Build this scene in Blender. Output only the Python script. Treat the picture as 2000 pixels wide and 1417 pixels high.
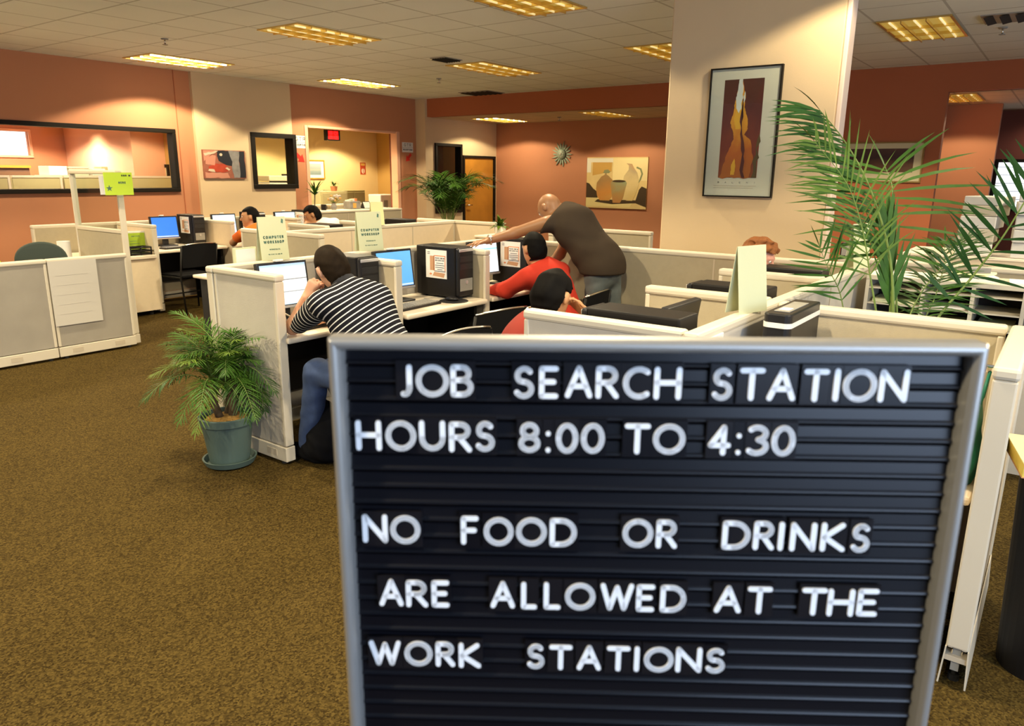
import bpy, bmesh, math, random
import numpy as np
from mathutils import Vector, Matrix, Quaternion
for _o in list(bpy.data.objects): bpy.data.objects.remove(_o)
SC = bpy.context.scene
COL = SC.collection
R = math.radians
random.seed(7)

# ---------------------------------------------------------------- camera
FPX = 1450.9; EYE = 1.64
_y, _p, _r = R(36.325), R(14.246), R(-0.593)
_f = Vector((math.cos(_p)*math.cos(_y), math.cos(_p)*math.sin(_y), -math.sin(_p)))
_rt = Vector((math.sin(_y), -math.cos(_y), 0)); _dn = _f.cross(_rt)
_c, _s = math.cos(_r), math.sin(_r)
_R0 = _c*_rt + _s*_dn; _R1 = -_s*_rt + _c*_dn
cd = bpy.data.cameras.new('camera'); cam = bpy.data.objects.new('camera', cd); COL.objects.link(cam)
cam.matrix_world = Matrix(((_R0.x, -_R1.x, -_f.x, 0), (_R0.y, -_R1.y, -_f.y, 0), (_R0.z, -_R1.z, -_f.z, EYE), (0, 0, 0, 1)))
cd.sensor_width = 36; cd.lens = FPX/2000*36; cd.clip_start = .02; cd.clip_end = 100
cd.dof.use_dof = True; cd.dof.focus_distance = 4.3; cd.dof.aperture_fstop = 7.1
SC.camera = cam
# ---------------------------------------------------------------- view, world, lights
SC.view_settings.view_transform = 'Standard'; SC.view_settings.look = 'None'
SC.view_settings.gamma = 1; SC.view_settings.use_curve_mapping = False
SC.view_settings.exposure = 0.15
SC.cycles.max_bounces = 7; SC.cycles.diffuse_bounces = 4; SC.cycles.glossy_bounces = 3
SC.cycles.transparent_max_bounces = 12; SC.cycles.sample_clamp_indirect = 6; SC.cycles.caustics_reflective = False; SC.cycles.caustics_refractive = False
W = bpy.data.worlds.new('world'); SC.world = W; W.use_nodes = True
W.node_tree.nodes['Background'].inputs[0].default_value = (.62, .78, 1, 1)
W.node_tree.nodes['Background'].inputs[1].default_value = .14
WARM = (1, .83, .54)
def area(name, loc, sx, sy, power, col=WARM, spread=135, rot=(0, 0, 0)):
    l = bpy.data.lights.new(name, 'AREA'); l.shape = 'RECTANGLE'; l.size = sx; l.size_y = sy
    l.energy = power; l.color = col; l.spread = R(spread)
    o = bpy.data.objects.new(name, l); o.location = loc; o.rotation_euler = rot; COL.objects.link(o); return o
CZ = 3.02
# ceiling lamps of the room: (x0,x1,y0,y1,z) of the ones seen; the rest of the rows go on behind the camera
LAMPS = [(4.93, 6.02, 6.2, 6.84, CZ), (5.14, 6.28, 9.24, 9.94, CZ), (4.70, 5.88, 3.57, 4.18, CZ), (7.85, 9.07, 3.66, 4.28, CZ),
         (7.86, 9.06, 1.09, 1.70, CZ), (7.84, 9.14, 6.26, 6.9, CZ), (8.02, 9.24, 9.1, 9.7, CZ),
         (11.78, 12.9, 9.1, 9.72, 2.69), (11.5, 12.7, 6.62, 7.1, 2.69), (11.4, 12.5, 1.18, 1.62, 2.69)]
P0 = 230
def lamp(loc, power, cone=128, blend=.12, col=WARM):
    l = bpy.data.lights.new('troffer_light', 'SPOT'); l.energy = power; l.color = col; l.spot_size = R(cone); l.spot_blend = blend; l.shadow_soft_size = .07
    o = bpy.data.objects.new('troffer_light', l); o.location = loc; COL.objects.link(o)
for i, (x0, x1, y0, y1, z) in enumerate(LAMPS):
    lamp(((x0+x1)/2, (y0+y1)/2, z-.05), P0 if z > 2.8 else (75 if i == 9 else 90), 136 if z > 2.8 else 146)
for x, y in ((2.1, 6.5), (2.1, 9.55), (2.1, 3.9), (2.4, 1.4), (4.98, 1.15), (2.1, -1.2), (5.4, -1.2), (8.45, -1.2), (-.9, 3.9), (-.9, 6.5), (-.9, 1.4)):
    lamp((x, y, CZ-.05), P0*(.28 if x == 4.98 else 1), 136)
area('reception_light', (9.6, 11.6, 2.52), 1.1, .55, 60, (1, .8, .45), 160)

area('office_fill', (4.9, 11.5, 2.42), 1.1, .55, 45, (1, .8, .55), 165)  # office panels and spots added to brighten its walls and screens
lamp((5.3, 13.4, 2.40), 230, 150, .2, (1, .82, .6)); lamp((6.1, 11.4, 2.40), 70, 150, .2, (1, .82, .5)); lamp((3.6, 13.4, 2.40), 200, 150, .2, (1, .82, .6))  # spots added to brighten the pink and tan walls, without fixtures
area('office_fill', (6.0, 13.4, 2.42), .3, .3, 30, (1, .8, .55), 100)
area('corridor_light', (13.9, .4, 2.6), .8, .5, 6, (1, .8, .6), 150)
lamp((11.3, 12.6, 2.50), 165, 140, .25, (1, .82, .48)); lamp((9.4, 12.4, 2.49), 120, 140, .2, (1, .82, .48)); lamp((8.3, 12.5, 2.49), 60, 140, .2, (1, .82, .48))
# daylight from behind the photographer: an inferred window and an added panel
area('daylight_panel', (-.7, -3.2, 1.7), 2.6, 1.9, 105, (.56, .72, 1), 160, (R(95), 0, R(-22)))
area('daylight_panel', (3.2, -5.2, 1.5), 12.0, 2.0, 110, (.72, .84, 1), 130, (R(122), 0, 0))  # wide unseen panel, tilted up, added to brighten the ceiling

# ---------------------------------------------------------------- materials
MATS = {}
def nodes(name):
    m = bpy.data.materials.new(name); m.use_nodes = True; MATS[name] = m
    nt = m.node_tree; return m, nt, nt.nodes['Principled BSDF']
def mat(name, col, rough=.6, metal=0, spec=.4, noise=0, nscale=20, bump=0, bscale=60, emit=0, ecol=None, coat=0):
    if name in MATS: return MATS[name]
    m, nt, b = nodes(name)
    b.inputs['Base Color'].default_value = (*col, 1); b.inputs['Roughness'].default_value = rough
    b.inputs['Metallic'].default_value = metal; b.inputs['Specular IOR Level'].default_value = spec
    b.inputs['Coat Weight'].default_value = coat
    if emit:
        b.inputs['Emission Color'].default_value = (*(ecol or col), 1); b.inputs['Emission Strength'].default_value = emit
    if noise or bump:
        tc = nt.nodes.new('ShaderNodeTexCoord')
    if noise:
        n = nt.nodes.new('ShaderNodeTexNoise'); n.inputs['Scale'].default_value = nscale; n.inputs['Detail'].default_value = 4
        nt.links.new(tc.outputs['Object'], n.inputs['Vector'])
        mx = nt.nodes.new('ShaderNodeMix'); mx.data_type = 'RGBA'
        mx.inputs[6].default_value = (*[c*(1-noise) for c in col], 1); mx.inputs[7].default_value = (*[min(1, c*(1+noise)) for c in col], 1)
        nt.links.new(n.outputs['Fac'], mx.inputs[0]); nt.links.new(mx.outputs[2], b.inputs['Base Color'])
    if bump:
        n = nt.nodes.new('ShaderNodeTexNoise'); n.inputs['Scale'].default_value = bscale; n.inputs['Detail'].default_value = 3
        nt.links.new(tc.outputs['Object'], n.inputs['Vector'])
        bp = nt.nodes.new('ShaderNodeBump'); bp.inputs['Strength'].default_value = bump; bp.inputs['Distance'].default_value = .01
        nt.links.new(n.outputs['Fac'], bp.inputs['Height']); nt.links.new(bp.outputs[0], b.inputs['Normal'])
    return m
def math_(nt, op, a, b=None):
    n = nt.nodes.new('ShaderNodeMath'); n.operation = op
    for i, v in enumerate((a, b)):
        if v is None: continue
        if isinstance(v, (int, float)): n.inputs[i].default_value = v
        else: nt.links.new(v, n.inputs[i])
    return n.outputs[0]
def carpet():
    m, nt, b = nodes('carpet')
    tc = nt.nodes.new('ShaderNodeTexCoord')
    v = nt.nodes.new('ShaderNodeTexVoronoi'); v.inputs['Scale'].default_value = 150; nt.links.new(tc.outputs['Object'], v.inputs['Vector'])
    n = nt.nodes.new('ShaderNodeTexNoise'); n.inputs['Scale'].default_value = 1.1; n.inputs['Detail'].default_value = 5; nt.links.new(tc.outputs['Object'], n.inputs['Vector'])
    r = nt.nodes.new('ShaderNodeValToRGB'); e = r.color_ramp.elements
    e[0].position = .1; e[0].color = (.024, .014, .003, 1); e[1].position = .9; e[1].color = (.112, .074, .018, 1)
    x = e.new(.45); x.color = (.060, .039, .009, 1)
    sep = nt.nodes.new('ShaderNodeSeparateColor'); nt.links.new(v.outputs['Color'], sep.inputs[0])
    s = math_(nt, 'ADD', math_(nt, 'MULTIPLY', sep.outputs[0], .75), math_(nt, 'MULTIPLY', n.outputs['Fac'], .28))
    nt.links.new(s, r.inputs[0]); nt.links.new(r.outputs[0], b.inputs['Base Color'])
    b.inputs['Roughness'].default_value = .95; b.inputs['Specular IOR Level'].default_value = .1
    bp = nt.nodes.new('ShaderNodeBump'); bp.inputs['Strength'].default_value = .6; bp.inputs['Distance'].default_value = .006
    nt.links.new(v.outputs['Distance'], bp.inputs['Height']); nt.links.new(bp.outputs[0], b.inputs['Normal'])
carpet()
def ceiling_mat(name, col, ox, oy, px, py):
    m, nt, b = nodes(name)
    tc = nt.nodes.new('ShaderNodeTexCoord'); sp = nt.nodes.new('ShaderNodeSeparateXYZ'); nt.links.new(tc.outputs['Object'], sp.inputs[0])
    def line(o, off, p):
        f = math_(nt, 'FRACT', math_(nt, 'DIVIDE', math_(nt, 'ADD', o, 20*p-off), p))
        d = math_(nt, 'ABSOLUTE', math_(nt, 'SUBTRACT', f, .5))
        return math_(nt, 'GREATER_THAN', d, .5-.011/p)
    g = math_(nt, 'MAXIMUM', line(sp.outputs[0], ox, px), line(sp.outputs[1], oy, py))
    n = nt.nodes.new('ShaderNodeTexNoise'); n.inputs['Scale'].default_value = .7; n.inputs['Detail'].default_value = 6; nt.links.new(tc.outputs['Object'], n.inputs['Vector'])
    mx0 = nt.nodes.new('ShaderNodeMix'); mx0.data_type = 'RGBA'; nt.links.new(n.outputs['Fac'], mx0.inputs[0])
    mx0.inputs[6].default_value = (*[c*.88 for c in col], 1); mx0.inputs[7].default_value = (*[min(1, c*1.08) for c in col], 1)
    mx = nt.nodes.new('ShaderNodeMix'); mx.data_type = 'RGBA'; nt.links.new(g, mx.inputs[0]); nt.links.new(mx0.outputs[2], mx.inputs[6])
    mx.inputs[7].default_value = (*[c*.62 for c in col], 1); nt.links.new(mx.outputs[2], b.inputs['Base Color'])
    b.inputs['Roughness'].default_value = .9
    n2 = nt.nodes.new('ShaderNodeTexNoise'); n2.inputs['Scale'].default_value = 180; nt.links.new(tc.outputs['Object'], n2.inputs['Vector'])
    bp = nt.nodes.new('ShaderNodeBump'); bp.inputs['Strength'].default_value = .25; bp.inputs['Distance'].default_value = .01
    nt.links.new(n2.outputs['Fac'], bp.inputs['Height']); nt.links.new(bp.outputs[0], b.inputs['Normal'])
ceiling_mat('ceiling_tile', (.86, .92, .93), .53, 1.08, .61, .635)
def glass():
    m = bpy.data.materials.new('glass'); m.use_nodes = True; MATS['glass'] = m; nt = m.node_tree; nt.nodes.clear()
    o = nt.nodes.new('ShaderNodeOutputMaterial'); t = nt.nodes.new('ShaderNodeBsdfTransparent'); g = nt.nodes.new('ShaderNodeBsdfGlossy')
    g.inputs['Roughness'].default_value = .03; t.inputs[0].default_value = (.93, .95, .93, 1)
    mx = nt.nodes.new('ShaderNodeMixShader'); mx.inputs[0].default_value = .035
    nt.links.new(t.outputs[0], mx.inputs[1]); nt.links.new(g.outputs[0], mx.inputs[2]); nt.links.new(mx.outputs[0], o.inputs[0])
glass()
def gradient_mat(name, stops, axis=1, rough=.5, emit=0, noise=0, nscale=6):
    """colour bands along a generated axis: printing on a flat sheet or a picture on a screen"""
    m, nt, b = nodes(name)
    tc = nt.nodes.new('ShaderNodeTexCoord'); sp = nt.nodes.new('ShaderNodeSeparateXYZ'); nt.links.new(tc.outputs['Generated'], sp.inputs[0])
    src = sp.outputs[axis]
    if noise:
        n = nt.nodes.new('ShaderNodeTexNoise'); n.inputs['Scale'].default_value = nscale; n.inputs['Detail'].default_value = 5; nt.links.new(tc.outputs['Generated'], n.inputs['Vector'])
        src = math_(nt, 'ADD', src, math_(nt, 'MULTIPLY', math_(nt, 'SUBTRACT', n.outputs['Fac'], .5), noise))
    r = nt.nodes.new('ShaderNodeValToRGB'); e = r.color_ramp.elements
    while len(e) > 1: e.remove(e[-1])
    e[0].position = stops[0][0]; e[0].color = (*stops[0][1], 1)
    for p, c in stops[1:]:
        x = e.new(p); x.color = (*c, 1)
    nt.links.new(src, r.inputs[0]); nt.links.new(r.outputs[0], b.inputs['Base Color']); b.inputs['Roughness'].default_value = rough
    if emit:
        nt.links.new(r.outputs[0], b.inputs['Emission Color']); b.inputs['Emission Strength'].default_value = emit
    return m
def stripe_mat(name, a, bcol, freq, duty):
    m, nt, b = nodes(name)
    at = nt.nodes.new('ShaderNodeAttribute'); at.attribute_name = 'stripe'
    f = math_(nt, 'FRACT', math_(nt, 'MULTIPLY', at.outputs['Fac'], freq)); g = math_(nt, 'LESS_THAN', f, duty)
    mx = nt.nodes.new('ShaderNodeMix'); mx.data_type = 'RGBA'; nt.links.new(g, mx.inputs[0])
    mx.inputs[6].default_value = (*a, 1); mx.inputs[7].default_value = (*bcol, 1); nt.links.new(mx.outputs[2], b.inputs['Base Color']); b.inputs['Roughness'].default_value = .9; b.inputs['Specular IOR Level'].default_value = .1
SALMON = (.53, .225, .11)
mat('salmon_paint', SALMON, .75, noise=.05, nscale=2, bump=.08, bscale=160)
mat('cream_paint', (.70, .53, .32), .75, noise=.04, nscale=2, bump=.08, bscale=160)
mat('daylit_cream', (.80, .62, .50), .7, bump=.06, bscale=160)  # daylight on the column's side, put into a paler pink colour
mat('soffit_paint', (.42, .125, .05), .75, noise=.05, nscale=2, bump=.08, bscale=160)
mat('yellow_paint', (.78, .60, .30), .75, bump=.06, bscale=160)
mat('pink_paint', (.78, .42, .27), .75)
mat('tan_and_shade', (.55, .33, .10), .75)  # tan office wall; also the yellow reception side wall with shade put in
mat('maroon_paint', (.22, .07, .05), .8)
mat('fabric', (.44, .385, .275), .95, spec=.1, noise=.07, nscale=25, bump=.25, bscale=420)
mat('fabric_grey', (.36, .33, .28), .95, spec=.1, noise=.14, nscale=5, bump=.25, bscale=420)
mat('fabric_light', (.72, .60, .43), .95, spec=.1, noise=.05, nscale=25, bump=.25, bscale=420)
mat('fabric_white', (.54, .50, .43), .95, spec=.1, noise=.06, nscale=14, bump=.25, bscale=420)
mat('trim', (.66, .60, .48), .45)
mat('trim_dark', (.55, .48, .37), .5)
mat('laminate', (.80, .70, .55), .4)
mat('black_metal', (.012, .011, .010), .45, spec=.2)
mat('black_frame', (.014, .011, .008), .5, spec=.15)
mat('case_black', (.012, .0105, .010), .45, spec=.2)
mat('case_dark', (.016, .015, .016), .35, spec=.3)
mat('bezel', (.02, .02, .022), .35)
mat('silver', (.62, .62, .64), .35, metal=.6)
mat('chrome', (.8, .78, .74), .2, metal=1)
mat('paper', (.80, .78, .74), .8)
mat('sheet_grey', (.60, .57, .51), .8)
mat('sheet_line', (.54, .51, .46), .8)
mat('paper_pale', (.62, .64, .41), .8)
mat('paper_yellow', (.90, .85, .45), .8)
mat('neon', (.62, .85, .06), .7)
mat('ink', (.05, .06, .08), .8)
mat('ink_green', (.10, .20, .15), .8)
mat('orange_ink', (.75, .26, .10), .8)
mat('brown_ink', (.55, .30, .16), .8)
mat('leaf', (.040, .110, .010), .5, noise=.45, nscale=5, spec=.25)
mat('leaf_dark', (.018, .062, .008), .5, noise=.4, nscale=5, spec=.25)
mat('leaf_light', (.095, .160, .016), .5, noise=.35, nscale=5, spec=.25)
mat('stem', (.15, .22, .05), .5)
mat('bark', (.12, .085, .045), .9, noise=.4, nscale=30, bump=.6, bscale=50)
mat('mulch', (.42, .24, .06), .95, noise=.6, nscale=60, bump=1, bscale=70)
mat('pot_green', (.095, .145, .130), .5, noise=.08, nscale=4)
mat('terracotta', (.40, .15, .07), .8)
mat('cloth_black', (.008, .008, .009), .9, spec=.1)
mat('red', (.75, .03, .02), .6)
mat('white_plastic', (.82, .80, .76), .4)
mat('grey_plastic', (.30, .29, .26), .5)
mat('wood', (.52, .23, .03), .4, noise=.25, nscale=4)
mat('rubber', (.015, .015, .015), .8)
mat('gold_louver', (.80, .60, .20), .28, metal=.85)
mat('tube', (1, .9, .7), .5, emit=.6, ecol=(1, .80, .36))
mat('tube_glint', (1, .95, .85), .5, emit=6, ecol=(1, .93, .78))  # same tubes made brighter to imitate white glints on some louvers
mat('reflector_glow', (.85, .70, .35), .6, emit=.22, ecol=(1, .66, .10))  # glow put into the plate for the tube light it reflects
mat('lit_window', (.9, .95, 1), .5, emit=1.6, ecol=(.9, .95, 1))
mat('led_red', (.8, .02, .02), .5, emit=1.2, ecol=(1, .02, .02))
mat('felt', (.004, .004, .0065), .30, spec=.30)
mat('tile_dark', (.0085, .0078, .010), .30, spec=.30)
mat('letter_white', (.92, .92, .92), .4)
mat('board_silver', (.38, .37, .35), .38, metal=.55)

# ---------------------------------------------------------------- mesh helpers
class MB:
    def __init__(s): s.v = []; s.f = []; s.m = []; s.slots = []
    def slot(s, m):
        if m not in s.slots: s.slots.append(m)
        return s.slots.index(m)
    def add(s, vs, fs, m=None):
        n = len(s.v); k = s.slot(m) if m else 0
        s.v += [tuple(v) for v in vs]
        for f in fs: s.f.append(tuple(i+n for i in f)); s.m.append(k)
        return s
    def box(s, x0, x1, y0, y1, z0, z1, m=None):
        return s.add([(x0, y0, z0), (x1, y0, z0), (x1, y1, z0), (x0, y1, z0), (x0, y0, z1), (x1, y0, z1), (x1, y1, z1), (x0, y1, z1)],
                     [(0, 3, 2, 1), (4, 5, 6, 7), (0, 1, 5, 4), (1, 2, 6, 5), (2, 3, 7, 6), (3, 0, 4, 7)], m)
    def quad(s, a, b, c, d, m=None): return s.add([a, b, c, d], [(0, 1, 2, 3)], m)
    def prism(s, poly, d0, d1, frame, m=None):
        """poly in (a,b); frame(a,b,d) -> point"""
        n = len(poly)
        vs = [frame(a, b, d0) for a, b in poly]+[frame(a, b, d1) for a, b in poly]
        fs = [tuple(range(n-1, -1, -1)), tuple(range(n, 2*n))]+[(i, (i+1) % n, n+(i+1) % n, n+i) for i in range(n)]
        return s.add(vs, fs, m)
    def lathe(s, prof, seg=24, c=(0, 0, 0), m=None, cap=True):
        vs = []; fs = []
        for r, z in prof:
            for k in range(seg):
                a = 2*math.pi*k/seg; vs.append((c[0]+r*math.cos(a), c[1]+r*math.sin(a), c[2]+z))
        for i in range(len(prof)-1):
            for k in range(seg):
                k2 = (k+1) % seg; fs.append((i*seg+k, i*seg+k2, (i+1)*seg+k2, (i+1)*seg+k))
        if cap: fs += [tuple(range(seg-1, -1, -1)), tuple(range((len(prof)-1)*seg, len(prof)*seg))]
        return s.add(vs, fs, m)
    def tube(s, pts, r, seg=8, m=None):
        pts = [Vector(p) for p in pts]; rs = r if isinstance(r, (list, tuple)) else [r]*len(pts)
        vs = []; fs = []; up = None
        for i, p in enumerate(pts):
            t = (pts[min(i+1, len(pts)-1)]-pts[max(i-1, 0)])
            t = t.normalized() if t.length > 1e-9 else Vector((0, 0, 1))
            if up is None: up = Vector((0, 0, 1)) if abs(t.z) < .9 else Vector((1, 0, 0))
            a = t.cross(up)
            a = a.normalized() if a.length > 1e-6 else t.orthogonal().normalized()
            b = a.cross(t).normalized(); up = b
            for k in range(seg):
                q = 2*math.pi*k/seg; vs.append(p+rs[i]*(math.cos(q)*a+math.sin(q)*b))
        for i in range(len(pts)-1):
            for k in range(seg):
                k2 = (k+1) % seg; fs.append((i*seg+k, (i+1)*seg+k, (i+1)*seg+k2, i*seg+k2))
        fs += [tuple(range(seg)), tuple(range(len(pts)*seg-1, (len(pts)-1)*seg-1, -1))]
        return s.add(vs, fs, m)
    def ball(s, c, rx, ry=None, rz=None, seg=12, m=None):
        ry = ry or rx; rz = rz or rx; vs = [(c[0], c[1], c[2]-rz)]; fs = []; n = seg//2
        for i in range(1, n):
            a = math.pi*i/n
            for k in range(seg):
                q = 2*math.pi*k/seg; vs.append((c[0]+rx*math.sin(a)*math.cos(q), c[1]+ry*math.sin(a)*math.sin(q), c[2]-rz*math.cos(a)))
        vs.append((c[0], c[1], c[2]+rz)); last = len(vs)-1
        for k in range(seg):
            fs.append((0, 1+(k+1) % seg, 1+k)); fs.append((last, 1+(n-2)*seg+k, 1+(n-2)*seg+(k+1) % seg))
        for i in range(n-2):
            for k in range(seg):
                k2 = (k+1) % seg; fs.append((1+i*seg+k, 1+i*seg+k2, 1+(i+1)*seg+k2, 1+(i+1)*seg+k))
        return s.add(vs, fs, m)
    def build(s, name, m=None, parent=None, bevel=0, smooth=False, seg=2):
        me = bpy.data.meshes.new(name); me.from_pydata(s.v, [], s.f); me.validate(); me.update()
        if s.slots and s.slots[0] is not None:
            for k in s.slots: me.materials.append(MATS[k])
            if len(me.polygons) == len(s.m): me.polygons.foreach_set('material_index', s.m)
        else: me.materials.append(MATS[m])
        o = bpy.data.objects.new(name, me); COL.objects.link(o)
        if smooth: me.polygons.foreach_set('use_smooth', [True]*len(me.polygons))
        if bevel:
            b = o.modifiers.new('bevel', 'BEVEL'); b.width = bevel; b.segments = seg; b.limit_method = 'ANGLE'
        if parent: o.parent = parent
        return o
def tag(o, label, cat, group=None, kind=None):
    o['label'] = label; o['category'] = cat
    if group: o['group'] = group
    if kind: o['kind'] = kind
    return o
def thing(name, label, cat, loc=(0, 0, 0), rz=0, group=None, kind=None):
    o = bpy.data.objects.new(name, None); COL.objects.link(o); o.location = loc; o.rotation_euler = (0, 0, rz); o.empty_display_size = .1
    return tag(o, label, cat, group, kind)
def struct(o, label, cat): return tag(o, label, cat, None, 'structure')
def dup(root, loc, rz, label, group=None):
    r = root.copy(); COL.objects.link(r); r.location = loc; r.rotation_euler = (0, 0, rz); r['label'] = label
    if group: r['group'] = group
    def rec(a, b):
        for ch in list(a.children):
            c = ch.copy(); COL.objects.link(c); c.parent = b; rec(ch, c)
    rec(root, r); return r

# ---------------------------------------------------------------- stroke lettering
def arc(cx, cy, rx, ry, a0, a1, n=12):
    return [(cx+rx*math.cos(R(a0+(a1-a0)*i/n)), cy+ry*math.sin(R(a0+(a1-a0)*i/n))) for i in range(n+1)]
GL = {
'A': [[(0, 0), (.5, 1), (1, 0)], [(.2, .34), (.8, .34)]],
'B': [[(0, 0), (0, 1)], [(0, 1), (.5, 1)]+arc(.5, .765, .38, .235, 90, -90)+[(0, .53)], [(.5, .53)]+arc(.52, .265, .48, .265, 90, -90)+[(0, 0)]],
'C': [arc(.62, .5, .62, .5, 52, 308, 18)],
'D': [[(0, 0), (0, 1), (.4, 1)]+arc(.4, .5, .6, .5, 90, -90, 16)+[(0, 0)]],
'E': [[(1, 1), (0, 1), (0, 0), (1, 0)], [(0, .52), (.85, .52)]],
'F': [[(1, 1), (0, 1), (0, 0)], [(0, .5), (.85, .5)]],
'G': [arc(.6, .5, .6, .5, 52, 330, 18)+[(1, .45), (.62, .45)]],
'H': [[(0, 0), (0, 1)], [(1, 0), (1, 1)], [(0, .52), (1, .52)]],
'I': [[(.5, 0), (.5, 1)]],
'J': [[(1, 1), (1, .3)]+arc(.5, .3, .5, .3, 0, -110, 8)],
'K': [[(0, 0), (0, 1)], [(.92, 1), (.05, .5), (1, 0)]],
'L': [[(0, 1), (0, 0), (1, 0)]],
'M': [[(0, 0), (.1, 1), (.5, .1), (.9, 1), (1, 0)]],
'N': [[(0, 0), (0, 1), (1, 0), (1, 1)]],
'O': [arc(.5, .5, .5, .5, 0, 360, 28)],
'P': [[(0, 0), (0, 1), (.5, 1)]+arc(.5, .74, .5, .26, 90, -90)+[(0, .48)]],
'Q': [arc(.5, .5, .5, .5, 0, 360, 24), [(.6, .25), (1, -.05)]],
'R': [[(0, 0), (0, 1), (.5, 1)]+arc(.5, .745, .42, .255, 90, -90)+[(0, .49)], [(.42, .49), (1, 0)]],
'S': [arc(.52, .745, .44, .255, 35, 230, 12)+arc(.48, .26, .5, .26, 75, -150, 14)],
'T': [[(0, 1), (1, 1)], [(.5, 1), (.5, 0)]],
'U': [[(0, 1), (0, .42)]+arc(.5, .42, .5, .42, 180, 360, 14)+[(1, 1)]],
'V': [[(0, 1), (.5, 0), (1, 1)]],
'W': [[(0, 1), (.25, 0), (.5, .92), (.75, 0), (1, 1)]],
'X': [[(0, 0), (1, 1)], [(0, 1), (1, 0)]],
'Y': [[(0, 1), (.5, .5), (1, 1)], [(.5, .5), (.5, 0)]],
'Z': [[(0, 1), (1, 1), (0, 0), (1, 0)]],
'0': [arc(.5, .5, .5, .5, 0, 360, 24)],
'3': [arc(.42, .76, .5, .24, 140, -80, 12)+arc(.42, .26, .56, .26, 80, -140, 12)],
'4': [[(.72, 0), (.72, 1), (0, .3), (1, .3)]],
'8': [arc(.5, .76, .42, .24, 0, 360, 18), arc(.5, .26, .5, .26, 0, 360, 18)],
':': [[(.5, .02), (.5, .03)], [(.5, .66), (.5, .67)]],
'/': [[(0, 0), (1, 1)]], '-': [[(0, .5), (1, .5)]],
}
def glyph(mb, ch, x0, x1, z0, z1, r, frame, d0, d1, m=None):
    """strokes of half width r inside the rectangle, as solid bars with round ends; frame(a,b,d)->point"""
    w = max(x1-x0-2*r, 1e-5); h = z1-z0-2*r
    for st in GL[ch]:
        p = [(x0+r+a*w, z0+r+b*h) for a, b in st]
        for i in range(len(p)-1):
            (ax, ay), (bx, by) = p[i], p[i+1]; L = math.hypot(bx-ax, by-ay)
            if L < 1e-7: continue
            nx, ny = -(by-ay)/L*r, (bx-ax)/L*r; t0 = math.atan2(by-ay, bx-ax)
            poly = [(bx+r*math.cos(t0+R(q)), by+r*math.sin(t0+R(q))) for q in (-90, -45, 0, 45, 90)]+[(ax+r*math.cos(t0+R(q)), ay+r*math.sin(t0+R(q))) for q in (90, 135, 180, 225, 270)]
            mb.prism(poly, d0, d1, frame, m)
WID = {'I': .2, 'J': .5, 'M': .95, 'W': 1.15, 'O': .85, 'E': .55, 'F': .52, 'L': .5, 'S': .6, ' ': .5, ':': .2, 'T': .72}
def text(mb, s, x, z, h, r, frame, d0, d1, m=None, width=None, center=True):
    ws = [WID.get(c, .7)*h for c in s]; gap = .24*h; tot = sum(ws)+gap*(len(s)-1); k = 1
    if width: k = width/tot
    a = x-tot*k/2 if center else x
    for c, w in zip(s, ws):
        if c != ' ': glyph(mb, c, a, a+w*k, z, z+h, r, frame, d0, d1, m)
        a += (w+gap)*k
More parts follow.
